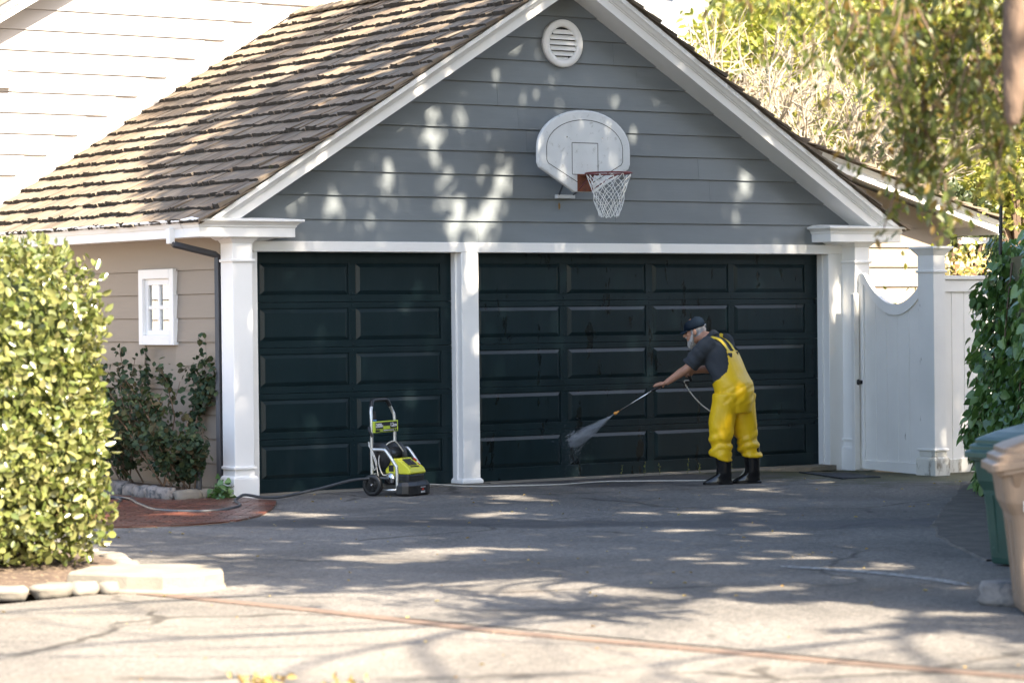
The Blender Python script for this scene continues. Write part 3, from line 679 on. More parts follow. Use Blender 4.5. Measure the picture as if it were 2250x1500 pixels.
# ================================================================== GATE, POST, FENCE
GX = 7.22; gy0, gy1 = -.415, -1.345; GB = -.035
gate = empty('garden_gate', (GX,-.9,GB), 'white wooden garden gate with scooped top beside the garage', 'gate')
def scoop(y): t = (y-gy0)/(gy1-gy0); return 2.075 - .31*math.sin(PI*min(1,max(0,(t-.10)/.98)))**.75 - .05*t if t > .10 else 2.075
nb = 5; yy0, yy1 = gy0-.065, gy1
for k in range(nb):      # vertical boards, tops following the scoop
    a = yy0+(yy1-yy0)*k/nb-.0015; b = yy0+(yy1-yy0)*(k+1)/nb+.0015; dx = rng.uniform(-.002,.002)
    MB().hexa([(GX+.012+dx,a,GB+.09),(GX+.012+dx,b,GB+.09),(GX+.035,b,GB+.09),(GX+.035,a,GB+.09)], [(GX+.012+dx,a,scoop(a)-.05),(GX+.012+dx,b,scoop(b)-.05),(GX+.035,b,scoop(b)-.05),(GX+.035,a,scoop(a)-.05)]).build('gate_board', 'white_old', gate, bevel=.003)
MB().box(GX-.012,GX+.04,gy0-.065,gy0,GB,2.075).build('gate_stile', 'white', gate, bevel=.004)
rings = []
for k in range(25):
    y = gy0-.064+(gy1-gy0+.064)*k/24; z = scoop(y); rings.append([(GX-.014,y,z-.115),(GX-.014,y,z),(GX+.042,y,z),(GX+.042,y,z-.115)])
MB().loft(rings, True).build('scooped_rail', 'white', gate)
MB().hexa([(GX-.013,gy0,GB),(GX-.013,gy1,GB-.03),(GX+.04,gy1,GB-.03),(GX+.04,gy0,GB)], [(GX-.013,gy0,GB+.09),(GX-.013,gy1,GB+.09),(GX+.04,gy1,GB+.09),(GX+.04,gy0,GB+.09)]).build('bottom_rail', 'white_old', gate, bevel=.004)
MB().lathe([(.012,-.012),(.012,-.045),(.03,-.05),(.034,-.065),(.026,-.085),(.004,-.09)], (GX,gy0-.03,.90), 16, 'X').build('knob', 'black_plastic', gate, True)
MB().box(GX-.02,GX-.012,gy0-.05,gy0+.06,.88,.92).build('latch', 'black_plastic', gate)
MB().box(7.10,7.175,-.455,-.405,-.05,1.86).build('gate_stop_post', 'white_old', tag(empty('latch_post', (7.14,-.43,-.05), 'slim white latch post between the right garage column and the gate', 'post')), bevel=.006)
post = empty('gate_post', (7.21,-1.54,-.09), 'tall white gate post with moulded cap and mildewed base', 'gate post')
PB = -.09
MB().box(7.13,7.30,-1.66,-1.42,PB+.3,2.30).build('shaft', 'white_old', post, bevel=.004)
MB().box(7.105,7.325,-1.685,-1.395,PB,PB+.20).frustum((7.105,7.325,-1.685,-1.395,PB+.20),(7.125,7.305,-1.665,-1.415,PB+.225)).box(7.13,7.30,-1.66,-1.42,PB+.225,PB+.30).build('base', 'white_dirty', post, bevel=.005)
for z in (PB+.285, 2.06): MB().box(7.112,7.318,-1.678,-1.402,z,z+.028).build('bead', 'white_old', post, bevel=.01, seg=2)
MB().frustum((7.13,7.30,-1.66,-1.42,2.24),(7.075,7.355,-1.715,-1.365,2.31)).box(7.065,7.365,-1.725,-1.355,2.31,2.335).build('cap', 'white_old', post, bevel=.004)
fence = empty('white_fence', (8.4,-1.55,-.05), 'white boarded fence panel with capped top running behind the ivy', 'fence')
x = 7.305; k = 0
while x < 9.9:
    w = .178; MB().box(x,x+w-.003,-1.56+rng.uniform(-.002,.002),-1.53,-.04,1.99).build('fence_board', 'white_old', fence, bevel=.003); x += w
MB().box(7.303,9.95,-1.585,-1.562,1.86,1.985).build('top_rail', 'white_old', fence, bevel=.003)
MB().box(7.28,9.95,-1.61,-1.50,1.99,2.03).build('fence_cap', 'white_old', fence, bevel=.004)
MB().box(7.303,9.95,-1.585,-1.562,-.045,.10).build('bottom_rail', 'white_dirty', fence, bevel=.004)
mt_ = MB(); mt_.hexa([(6.0,-.80,gz(6,-.8)+.003),(5.40,-2.15,gz(5.4,-2)+.003),(6.1,-1.95,gz(6.1,-2)+.003),(6.6,-.90,gz(6.6,-1)+.003)], [(6.0,-.80,gz(6,-.8)+.016),(5.40,-2.15,gz(5.4,-2)+.016),(6.1,-1.95,gz(6.1,-2)+.016),(6.6,-.90,gz(6.6,-1)+.016)])
tag(mt_.build('doormat', 'mat', bevel=.004), 'dark rubber mat lying on the drive before the white gate', 'mat')
# ================================================================== SHADE TREE (stands right of the frame, crown over the drive)
tree = empty('shade_tree', (1.6,-15.2,0), 'large leafy tree arching over the drive, sprays hanging in at upper right', 'tree')
FL = [(1.85,3.56,.12,.16),(1.88,3.34,.1,.2),(2.2,3.55,.08,.09),(1.19,3.21,.07,.08),(1.36,3.05,.12,.19),(2.05,3.0,.11,.18),(2.35,3.1,.08,.09),(2.74,3.13,.11,.18),(2.16,2.62,.18,.22),(2.46,2.62,.14,.2),
 (2.65,2.85,.09,.16),(.75,2.74,.11,.13),(1.18,2.61,.08,.11),(4.34,3.49,.05,.14),(5.79,3.1,.11,.19),(5.71,2.71,.06,.13),(2.31,2.08,.12,.27),(2.3,1.45,.07,.18),(.63,1.65,.07,.11),(1.29,1.34,.07,.13),
 (1.75,2.03,.09,.08),(2.04,1.97,.04,.13),(6.46,.79,.08,.16),(7.11,1.79,.07,.3),(7.23,1.44,.05,.25),(3.77,.23,.14,.09)]
GF = [(1.29,-2.12,.55,.5),(.24,-3.84,.35,.35),(-2.1,-5.42,.22,.2),(-1.79,-1.94,.4,.22),(-1.15,-2.54,.3,.4),(-1.75,-3.99,.3,.25),(-.9,-8.28,.45,.45),(-.66,-9.17,.35,.3),(-.18,-7.17,.2,.25),(-.21,-5.72,.2,.25),(.18,-6.07,.2,.2),
 (-2.93,-9.2,.3,.12),(-2.09,-9.92,.4,.15),(-3.11,-10.74,.4,.25),(-4.28,-8.74,.3,.15),(-2.79,-4.8,.25,.15),(-3.57,-5.65,.25,.15),(3.03,-4.21,.2,.2),(4.0,-2.6,.35,.08),(5.0,-2.4,.3,.1)]
kx, ky = SUN.x/SUN.z, SUN.y/SUN.z          # drift of a sun ray per metre of height
def crown_leaves():
    n = 240000
    gx = NR.uniform(-5.2, 11, n); gy = NR.uniform(-16, 10.5, n)
    edge = np.interp(gy, [-16,-13,-11,-10,-7.7,-5.6,-3.2,-1.5,-.3,1,3,5,7.5,10.5], [-2.6,-3.0,-3.6,-4.4,-4.7,-4.3,-3.5,-2.6,-1.9,-1.6,-1.2,-.6,.4,1.4])
    nz = np.array([noise.noise((a*.55, b*.55, 3.1)) + .6*noise.noise((a*1.5, b*1.5, 8.2)) + .45*noise.noise((a*3.2, b*3.2, 1.7)) for a, b in zip(gx, gy)])
    dist = gx - edge
    dens = np.clip(.55 + .55*np.clip(dist/1.6, 0, 1), 0, 1)*(dist > 0)
    thr = -.62 + .42*(1-np.clip(dist/1.5, 0, 1)) + .22*np.clip((gy-4.2)/3.5, 0, 1)*np.clip((4.2-gx)/2, 0, 1) + .14*np.clip((-3.5-gy)/4, 0, 1) - .6*((gy > -1.6) & (gy < 4.2))
    thr = np.where((gy > 4.3) & (gx < 4.6), -1.2, thr); keep = nz > thr
    rs = np.array([noise.noise((a*.45+2, b*.95, 6.6)) + .35*noise.noise((a*1.2, b*2.6, 2.2)) for a, b in zip(gx, gy)])
    keep &= ~((gy > 4.3) & (gx < 4.6) & (rs < .10-.25*np.clip((gx-1.5)/3, 0, 1)))
    keep &= NR.uniform(size=n) < dens
    keep &= ~((gx > 7.75) & (gy > -1.2))
    keep &= ~((gx < -2.7) & (gy > -11.8) & (gy < -8.2))
    # sky gaps that let the sun through on to the gable, the doors and the drive
    t = (gy+.17)/(-ky); fx, fz = gx + kx*t, t
    for x, z, a, b in FL: keep &= ((fx-x)/(a+.02))**2 + ((fz-z)/(b+.02))**2 > 1
    hf = np.array([noise.noise((a*3.4, b*2.2, 5.5)) for a, b in zip(gx, gy)])
    for x, y, a, b in GF: keep &= ~((((gx-x)/(a*1.2))**2 + ((gy-y)/(b*1.2))**2 < 1) & (hf > -.06))
    gx, gy = gx[keep], gy[keep]; m = len(gx)
    h = NR.uniform(0, 1, m)**1.3
    # crown underside climbs away from the street, top is domed
    for _ in range(3):
        pass
    z0 = np.zeros(m); H = np.full(m, 6.)
    for _ in range(4):
        X, Y = gx+kx*H, gy+ky*H; d = (X+12.98)*.572+(Y+22.77)*.82; z0 = np.maximum(4.6, 3.4+.128*np.maximum(d, 0)); H = z0+h*3.2+2.2*np.clip((gy+.8)/1.2, 0, 1)
    P = np.stack([gx+kx*H, gy+ky*H, H], 1)
    D = runit(m); D[:,2] -= .5; U = runit(m)+SUN_NP*.9
    return P, D, U
SUN_NP = np.array(SUN)
P, D, U = crown_leaves()
leaves('crown', P, D, U, NR.uniform(.13,.21,len(P)), tmpl_oval(.62,.1), 'leaf_oak', tree)
# trunk and limbs
tb = MB(); T0 = Vector((1.6,-15.2,-.1))
tb.tube([T0, T0+Vector((.05,.05,.35)), T0+Vector((.1,.15,1.5)), T0+Vector((0,.3,3.0)), T0+Vector((.1,.5,4.4))], [.50,.40,.34,.31,.28], 14)
fork = T0+Vector((.1,.5,4.3))
for tgt in [(-2.5,-17,6.4),(-3.4,-13.5,6.0),(-.5,-10,7.2),(3,-9,7.6),(7,-9.5,8.0),(6.5,-14,7.5),(2,-19,6.8),(5,-18,7.2),(1,-7,8.6),(4,-6.5,8.7)]:
    a, b = fork, Vector(tgt); mid = (a+b)/2+Vector((rng.gauss(0,.4), rng.gauss(0,.4), .5+rng.random()*.4))
    pts = bez([a, mid, b], 7); tb.tube(pts, [.11*(1-.85*i/len(pts))+.010 for i in range(len(pts))], 7)
    for i in range(3, len(pts), 2):
        branch(tb, pts[i], (rng.gauss(0,1), rng.gauss(0,1), rng.uniform(-.1,.5)), 1.6, .035, 1, .7, 5, .2)
# long bare boughs reaching over the street
for p, q in [((-2.0,-16.6,6.3),(-8.5,-18.6,7.2)),((-2.5,-17.0,6.2),(-7.0,-21.5,7.4)),((-1.5,-18.0,6.4),(-5.2,-23.0,7.2)),((-2.6,-15.0,6.2),(-8.2,-16.4,7.6)),((0,-19,6.6),(-2.8,-24.0,7.6)),((-2.5,-16.0,6.0),(-6.5,-19.8,6.6)),((-1,-18.6,6.6),(-4.5,-20.4,6.2))]:
    a, b = Vector(p), Vector(q); pts = bez([a, (a*2+b)/3+Vector((rng.gauss(0,.3), rng.gauss(0,.3), .4)), (a+b*2)/3+Vector((rng.gauss(0,.35), rng.gauss(0,.35), .45)), b], 6)
    tb.tube(pts, [.048*(1-.75*i/len(pts)) for i in range(len(pts))], 5)
    for i in range(4, len(pts), 3): branch(tb, pts[i], (rng.gauss(-.3,.7), rng.gauss(-.3,.7), rng.uniform(-.1,.3)), 1.3, .016, 1, .6, 4, .18)
# drooping sprays that hang into view
SPO = Vector((-5.140,-11.539,1.68))     # ground plan anchor of the bough that droops over the street side of the drive
def C2W(u, v, d): return SPO + Vector((.572,.82,0))*(d-13.7) + Vector((.82,-.572,0))*u + Vector((0,0,v))     # along / across the bough, height over head level
spr = MB(); LP, LD = [], []
def spray(p, length, lean, leafn, size=.07):
    pts = [Vector(p)]; d = Vector((lean[0], lean[1], -.55)).normalized()
    k = max(4, int(length/.07))
    for i in range(k):
        d = (d + Vector((rng.gauss(0,.10), rng.gauss(0,.10), -.10))).normalized(); pts.append(pts[-1]+d*length/k)
    spr.tube(pts, [.0045*(1-.7*i/len(pts))+.001 for i in range(len(pts))], 4)
    for i in range(leafn):
        q = rng.choice(pts[1:]) + Vector((rng.gauss(0,.045), rng.gauss(0,.045), rng.gauss(0,.03)))
        LP.append(q); LD.append(d*.6+Vector((rng.gauss(0,.6), rng.gauss(0,.6), rng.gauss(-.35,.4))))
# clusters: (u across the bough, v height, spread, sprays, length)
for u, v, w, k_, l in [(1.74,1.56,.10,7,.34),(1.92,1.42,.11,9,.42),(2.03,1.60,.12,9,.40),(2.20,1.38,.11,9,.45),(2.30,1.58,.12,9,.40),(2.02,1.12,.09,8,.45),(2.14,.98,.08,8,.42),(2.27,1.10,.10,8,.40),(2.44,1.58,.12,9,.40),(2.42,1.28,.11,8,.45),(2.08,.86,.06,6,.36),(1.76,1.28,.05,4,.30),
                       (1.62,1.62,.08,4,.22),(1.42,1.60,.05,3,.24),(1.28,1.38,.02,2,.16),(1.06,1.56,.04,3,.16),(1.52,1.42,.03,2,.2),(2.12,.58,.03,3,.20),(1.70,1.02,.03,2,.22),(2.42,.95,.07,5,.35),(2.62,1.4,.10,7,.5),(2.60,1.1,.09,5,.4)]:
    dd = 13.7+rng.uniform(-.6,.8)
    for _ in range(k_): spray(C2W(u+rng.gauss(0,w*.7), v+.07+rng.gauss(0,.07), dd+rng.gauss(0,.12)), l*rng.uniform(.7,1.2), (rng.gauss(-.1,.22), rng.gauss(-.1,.22)), int(l*88))
for u0, v0, u1, v1 in [(3.4,3.0,1.7,1.9),(3.5,2.8,2.2,1.7),(3.3,2.6,2.5,1.5),(2.9,2.9,1.1,1.95),(3.5,2.4,2.4,1.1)]:
    a, b = C2W(u0, v0, 14), C2W(u1, v1, 13.8); pts = bez([a, (a+b)/2+Vector((0,0,.22)), b], 8); spr.tube(pts, [.03*(1-.8*i/len(pts))+.004 for i in range(len(pts))], 6)
spr.build('hanging_twigs', 'twig', tree)
leaves('hanging_leaves', LP, LD, runit(len(LP)), NR.uniform(.042,.078,len(LP)), tmpl_oval(.40,.1), 'leaf_oak', tree)
# shaggy limb that hangs at the right edge
lb = MB(); pts = [C2W(2.52,2.1,13), C2W(2.42,1.75,13), C2W(2.40,1.4,13), C2W(2.385,1.15,13), C2W(2.375,.95,13), C2W(2.37,.86,13)]
pts = bez(pts, 5); rings = []
for i, p in enumerate(pts):
    t = i/len(pts); r_ = .085*(1-t)**.5+.006
    rings.append([p+Vector((math.cos(a)*r_*(1+.35*noise.noise((a*2, i*.7, 2))), math.sin(a)*r_*(1+.35*noise.noise((a*2, i*.7, 5))), .02*noise.noise((a,i,1)))) for a in [2*PI*k/12 for k in range(12)]])
lb.loft(rings, True); lb.build('hanging_limb', 'bark', tree, True)
tb.build('trunk', 'bark', tree, True)

# ================================================================== HEDGES AND SHRUBS
def shell_leaves(n, c, r, p=4., lo=.82, seed=0):
    """points near the surface of a superellipsoid, with outward normals and a lumpy outline"""
    v = NR.normal(size=(n,3)); k = (np.abs(v/1.)**p).sum(1)**(1/p); v = v/k[:,None]
    lump = np.array([1+.04*noise.noise((a*2.2+seed, b*2.2, q*2.2)) + .035*noise.noise((a*5+seed, b*5, q*5)) for a, b, q in v])
    s = lump*NR.uniform(lo, 1.0, n); P = np.asarray(c)+v*s[:,None]*np.asarray(r)
    nn = np.sign(v)*np.abs(v)**(p-1)/np.asarray(r); nn /= np.linalg.norm(nn, axis=1, keepdims=True)
    return P, nn
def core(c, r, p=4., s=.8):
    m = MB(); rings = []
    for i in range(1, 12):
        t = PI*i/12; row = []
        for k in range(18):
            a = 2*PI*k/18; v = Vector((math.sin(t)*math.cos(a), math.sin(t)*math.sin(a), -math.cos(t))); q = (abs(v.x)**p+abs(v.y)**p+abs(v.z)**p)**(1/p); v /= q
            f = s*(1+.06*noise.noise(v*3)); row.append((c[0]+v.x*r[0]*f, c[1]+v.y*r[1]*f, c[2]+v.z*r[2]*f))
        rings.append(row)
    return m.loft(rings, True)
# clipped hedge at the left
hedge = empty('clipped_hedge', (-6.0,-5.6,0), 'dense yellow-green clipped hedge with glossy oval leaves in the left foreground', 'hedge')
for c, r, n, sd_ in (((-6.30,-5.55,1.16),(1.62,1.05,1.06),40000,0), ((-6.0,-5.75,.58),(1.27,.92,.54),11000,5)):
    P, nn = shell_leaves(n, c, r, 5.5, .84, sd_)
    sel = (P[:,0] > -7.4) & (P[:,2] > .1); P, nn = P[sel], nn[sel]; m_ = len(P)
    D = runit(m_)+nn*.55; D[:,2] += .25; U = nn*1.1+runit(m_)*.75
    leaves('foliage', P, D, U, NR.uniform(.036,.085,m_), tmpl_oval(.62,.14), 'leaf_hedge', hedge)
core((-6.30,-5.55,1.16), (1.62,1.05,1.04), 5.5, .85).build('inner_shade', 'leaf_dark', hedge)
tw = MB()
for k in range(40):
    a = rng.uniform(-7.2,-5.0); tw.tube(bez([(a,-5.9,.05),(a+rng.gauss(0,.08),-6.1,.45),(a+rng.gauss(0,.15),-6.25,1.0+rng.random()*.8)], 4), [.012,.011,.010,.009,.008,.007,.006,.005,.004][:9], 4)
tw.build('stems', 'twig', hedge)
# rose bushes in the side bed
def rose(loc, h, seed, nst, label, spread=.28):
    r_ = random.Random(seed); root = empty('rose_bush', loc, label, 'rose bush', 'roses in the side bed'); m = MB(); tips = []
    LPx, LDx = [], []
    for k in range(nst):
        p = Vector(loc)+Vector((r_.gauss(0,.05), r_.gauss(0,.12), .02)); d = Vector((r_.gauss(-.25,.3), r_.gauss(0,.45), 1.))
        branch(m, p, d, h*r_.uniform(.55,.8), .009, 2, .55, 5, .16, .05, (2,4), tips, r_, .7, .6)
    pts = np.array(m.v)
    for v in pts[NR.choice(len(pts), int(nst*230))]:
        if v[2] > .2: LPx.append(v + NR.normal(0,.035,3))
    n_ = len(LPx); P_ = np.array(LPx); P_[:,0] = np.minimum(P_[:,0], -.52)
    Dn = runit(n_); Dn[:,2] -= .2; U_ = runit(n_)+np.array((-.5,-.6,.9))
    m.v = [(min(v[0],-.50), v[1], v[2]) for v in m.v]
    m.build('canes', 'twig', root); leaves('foliage', P_, Dn, U_, NR.uniform(.04,.08,n_), tmpl_oval(.75,.12), 'leaf_rose', root)
rose((-.74,.42,.06), 1.0, 3, 7, 'taller leafy rose bush against the side wall, nearest the white column')
rose((-.72,1.25,.06), 1.05, 9, 7, 'open twiggy rose bush below the small window')
rose((-.76,2.15,.06), 1.05, 14, 6, 'rose bush half hidden behind the clipped hedge')
rose((-.80,.05,.06), .55, 21, 6, 'low dark-leaved rose bush at the corner of the stone edging')
# dwarf ivy tuft by the column
tf = empty('ivy_tuft', (-.62,-.42,0), 'small ivy tuft at the foot of the left garage column', 'plant')
n_ = 60; P = np.array((-.66,-.44,.08))+NR.normal(0,1,(n_,3))*(.06,.06,.05); leaves('foliage', P, runit(n_)+(0,0,-.2), runit(n_)+(-.4,-.6,.6), NR.uniform(.05,.08,n_), tmpl_heart(), 'leaf_ivy', tf)
m = MB()
for k in range(6): m.tube([(-.60,-.40,.0),(-.62+rng.gauss(0,.04),-.42+rng.gauss(0,.03),.08),(-.66+rng.gauss(0,.06),-.46,.12)], .004, 4)
m.build('stems', 'stemgreen', tf)
# ivy hedge along the right side of the drive
ivy = empty('ivy_hedge', (3.6,-6.6,0), 'tall hedge of dark heart-leaved ivy at the right edge, behind the bins', 'hedge')
IA, IB = Vector((6.15,-3.62)), Vector((-.22,-11.1)); iv = (IB-IA).normalized(); inn = Vector((iv.y,-iv.x)); inn = inn if inn.x < 0 else -inn
LP, LD, LU, LL = [], [], [], []
for k in range(11500):
    t = rng.random(); q = IA+(IB-IA)*t; z = rng.uniform(.05,2.5)
    bul = .18*math.sin(z*1.5+t*7)+.16*noise.noise((t*9, z*2.0, 4))-.25*max(0, z-1.9)
    if z > 2.30+.2*noise.noise((t*14, 3, 1)): continue
    o_ = inn*(bul+rng.uniform(-.10,.16)); LP.append((q.x+o_.x, q.y+o_.y, z)); 
    LD.append((iv.x*rng.gauss(0,.6)+inn.x*.3, iv.y*rng.gauss(0,.6)+inn.y*.3, rng.gauss(-.75,.3))); LU.append((inn.x+rng.gauss(0,.45), inn.y+rng.gauss(0,.45), .55+rng.gauss(0,.4))); LL.append(rng.choice([.055,.07,.085,.10,.115]))
for k in range(2600):   # rounded far end and stray shoots
    a = rng.uniform(-.5,PI+.5); z = rng.uniform(.05,2.35); r_ = rng.uniform(.22,.44); c = IA+inn*-.3
    d = -iv*math.sin(a)+inn*math.cos(a); LP.append((c.x+d.x*r_, c.y+d.y*r_, z)); LD.append((d.x*.3+rng.gauss(0,.4), d.y*.3+rng.gauss(0,.4), -.7)); LU.append((d.x, d.y, .5)); LL.append(rng.uniform(.05,.09))
leaves('foliage', LP, LD, LU, LL, tmpl_heart(), 'leaf_ivy', ivy)
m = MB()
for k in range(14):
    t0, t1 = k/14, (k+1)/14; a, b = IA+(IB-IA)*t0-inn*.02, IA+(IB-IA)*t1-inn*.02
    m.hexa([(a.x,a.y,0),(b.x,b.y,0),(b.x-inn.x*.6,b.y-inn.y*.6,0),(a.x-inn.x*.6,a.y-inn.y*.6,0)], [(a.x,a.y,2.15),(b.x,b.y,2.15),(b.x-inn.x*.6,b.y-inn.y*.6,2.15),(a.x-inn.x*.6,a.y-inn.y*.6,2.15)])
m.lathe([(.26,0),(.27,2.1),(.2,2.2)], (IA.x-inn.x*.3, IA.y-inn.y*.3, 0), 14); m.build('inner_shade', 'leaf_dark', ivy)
m = MB()
for k in range(24):
    t = rng.random(); q = IA+(IB-IA)*t+inn*.02; m.tube(bez([(q.x,q.y,.02),(q.x+rng.gauss(0,.05),q.y+rng.gauss(0,.05),.8),(q.x+rng.gauss(0,.06),q.y+rng.gauss(0,.06),1.5),(q.x+rng.gauss(0,.06)+.1,q.y+rng.gauss(0,.06)-.05,2.1)], 4), .008, 4)
m.build('stems', 'twig', ivy)
# ================================================================== BACKGROUND SLOPE
V, F = [], []; nx, ny = 40, 30
for j in range(ny+1):
    for i in range(nx+1):
        x = 4+i*2.2; y = 9+j*2.4; d = max(0, (x*.3+y*.95)-13); V.append((x, y, -.28+.26*d+.5*noise.noise((x*.12,y*.12,2))*min(1,d/4)))
for j in range(ny):
    for i in range(nx): a = j*(nx+1)+i; F.append((a,a+1,a+nx+2,a+nx+1))
tag(npmesh('hillside', V, F, 'hill', smooth=True), kind='structure')
def hz(x, y): d = max(0, (x*.3+y*.95)-13); return -.28+.26*d
def shrub(name, label, cat, c, r, n, ls, mt, p=2.2, group=None, lo=.6, seed=0):
    root = empty(name, (c[0],c[1],c[2]-r[2]), label, cat, group); nc = 26; cen = []
    for k in range(nc):
        v = runit(1)[0]; v[2] = abs(v[2])*1.3-.3; cen.append(np.asarray(c)+v*np.asarray(r)*rng.uniform(.45,.85))
    P_, N_ = [], []
    for q in cen:
        P, nn = shell_leaves(n//nc, q, np.asarray(r)*rng.uniform(.25,.42), 2.0, lo, seed); P_.append(P); N_.append(nn)
    P = np.concatenate(P_); nn = np.concatenate(N_); k = len(P)
    leaves('foliage', P, runit(k)+nn*.4, nn+runit(k)*.8, NR.uniform(ls*.7,ls*1.3,k), tmpl_oval(.55,.12), mt, root)
    m = MB()
    for q in cen[:12]: m.tube(bez([(c[0],c[1],c[2]-r[2]*1.1),((c[0]+q[0])/2,(c[1]+q[1])/2,c[2]-r[2]*.3),tuple(q)], 4), [.05*r[2]*(1-.09*i) for i in range(9)], 5)
    m.build('stems', 'twig', root); return root
BG = 'shrubs on the slope behind the garage'
for c, r, ls, mt, lab in [
    ((17.325,13.450,5.966),(1.5,1.3,.9),.13,'leaf_bright','bright yellow-green shrub right behind the garage roof line'),
    ((21.324,16.764,6.584),(3.0,2,1.3),.17,'leaf_bright','broad sunlit shrub at the top of the slope, left of the hanging sprays'),
    ((21.558,14.159,6.292),(2.6,2,1.6),.16,'leaf_bright','sunlit shrub on the slope behind the hanging sprays'),
    ((17.777,11.895,4.344),(3.4,2,1.2),.15,'leaf_bright','low yellow-green shrub behind the bare branches'),
    ((18.635,8.851,3.837),(1.6,1.4,1.5),.15,'leaf_bright','bright leafy shrub above the low eave at right'),
    ((27.363,17.427,6.547),(2.6,2,1.9),.18,'leaf_bright','tall sunlit shrub at the far upper right'),
    ((26.140,23.191,9.125),(3.2,2,1.5),.2,'leaf_dark','dark green tree crown at the top of the picture beside the roof peak'),
    ((29.118,23.553,9.249),(4.5,2.5,1.9),.2,'leaf_dark','dark crown of trees at the very top right of centre'),
    ((11.376,2.314,2.353),(.7,.6,.9),.09,'leaf_dark','dark shrub seen between the gate post and the ivy'),
    ((13.078,2.965,3.146),(.9,.8,1.0),.10,'leaf_bright','light green shrub just over the ivy hedge')]:
    shrub('hill_shrub', lab, 'shrub', c, r, 2600, ls, mt, group=BG, seed=c[0]+c[2])
# unseen dark trees, added off frame to darken door reflections and ambient light
n_ = 26000; t = NR.uniform(0,1,n_); P = np.stack([7+24*t, -26+23*t, np.zeros(n_)], 1)+NR.normal(0,1,(n_,3))*(1.4,1.4,0); P[:,2] = NR.uniform(.1,1,n_)**.8*(5.2+1.2*np.sin(t*19))
tag(leaves('added_dark_wood', P, runit(n_), runit(n_), NR.uniform(.25,.5,n_), tmpl_oval(.6,.1), 'leaf_dark'), 'dark belt of trees across the street, right of the picture', 'trees', kind='stuff')
# bare pale-branched shrubs
for i, (p, h, lab) in enumerate([((12.090,7.318,3.566),2.6,'pale bare-branched shrub behind the right roof slope'), ((12.495,6.423,3.374),2.7,'dense bare-branched shrub in the middle of the slope'), ((12.776,5.613,3.062),2.5,'bare twiggy shrub behind the hanging sprays'), ((14.206,10.730,4.474),2.2,'small bare shrub nearest the roof peak')]):
    r_ = random.Random(40+i); p = Vector(p); root = empty('bare_shrub', p, lab, 'shrub', 'bare shrubs on the slope'); m = MB()
    for k in range(11):
        a = r_.uniform(0, 2*PI); branch(m, p+Vector((math.cos(a)*.3, math.sin(a)*.3, -.3)), (math.cos(a)*.75, math.sin(a)*.75, .9), h*r_.uniform(.45,.65), .030, 3, .8, 6, .22, .04, (3,4), None, r_, .62, .62)
    m.build('branches', 'pale_twig', root)
# fan palm leaves among the bare shrubs
pm = empty('fan_palm', Vector((13.919,7.259,3.401)), 'small fan palm with spiky leaves among the bare branches', 'palm'); LP, LD, LU, LL = [], [], [], []
PLM = [Vector((13.740,7.147,3.984)),Vector((13.960,6.998,4.309)),Vector((14.331,6.734,3.976)),Vector((13.627,7.222,3.657))]
for c in PLM:
    for k in range(26):
        a = rng.uniform(-.4,PI+.4); d = Vector((math.cos(a)*.82, -math.cos(a)*.57, math.sin(a)))+Vector((rng.gauss(0,.15), rng.gauss(0,.15), 0)); LP.append(c); LD.append(d); LU.append((-.57,-.82,.2)); LL.append(rng.uniform(.5,.75))
leaves('fronds', LP, LD, LU, LL, tmpl_oval(.06,.1), 'leaf_bright', pm)
m = MB(); b0 = Vector((13.918,7.258,3.335))
for c in PLM: m.tube(bez([b0, (b0+c)/2+Vector((0,0,.1)), c], 4), .02, 5)
m.build('stalks', 'stemgreen', pm)
# blossoming shrub behind the fence
fb = empty('blossom_shrub', (9.2,-.2,0), 'shrub with cream and pink blossoms peeping over the white fence', 'shrub')
c = np.array(Vector((8.379,-0.842,2.129))); n_ = 160; P = c+NR.normal(0,1,(n_,3))*(.22,.16,.12); leaves('blossoms', P, runit(n_), runit(n_), NR.uniform(.04,.09,n_), tmpl_oval(.8,.2), 'flower', fb)
n_ = 500; P = c+NR.normal(0,1,(n_,3))*(.35,.25,.35)-(0,0,.3); leaves('foliage', P, runit(n_), runit(n_), NR.uniform(.05,.08,n_), tmpl_oval(.6,.2), 'leaf_bright', fb)
# far house
fh = empty('far_house', Vector((33.758,36.163,8.788)), 'distant white house with pale roof above the slope beside the roof peak', 'house')
p = Vector((33.668,36.235,9.593)); rr_ = Vector((.82,-.572,0)); ff = Vector((.572,.82,0))
def FHb(name, u0, u1, w0, w1, z0, z1, mt):
    m = MB(); q = [p+rr_*u+ff*w for u, w in ((u0,w0),(u1,w0),(u1,w1),(u0,w1))]
    m.hexa([(a.x,a.y,p.z+z0) for a in q], [(a.x,a.y,p.z+z1) for a in q]); return m.build(name, mt, fh)
FHb('wall', -2.5,1.1,0,5,-2.5,.3,'white'); FHb('lower_wall', -2.5,2.0,-1,0,-4,-.9,'white')
m = MB(); q = [p+rr_*u+ff*w for u, w in ((-2.6,-.25),(1.3,-.25),(.9,2.5),(-2.6,2.5))]
m.add([(q[0].x,q[0].y,p.z+.25),(q[1].x,q[1].y,p.z+.1),(q[2].x,q[2].y,p.z+.9),(q[3].x,q[3].y,p.z+1.2)], [(0,1,2,3)]); m.build('roof', 'roof_far', fh)
FHb('window', -1.2,-.7,-.04,0,-.6,-.1,'dark'); FHb('chimney', .1,.4,1.5,1.9,.3,1.3,'white')
# ferny pole at right
tag(MB().tube([Vector((4.967,-4.802,2.164)), Vector((4.982,-4.805,2.700))], .018, 6).build('thin_pole', 'black_plastic'), 'thin dark pole standing in the ivy before the low eave', 'pole')
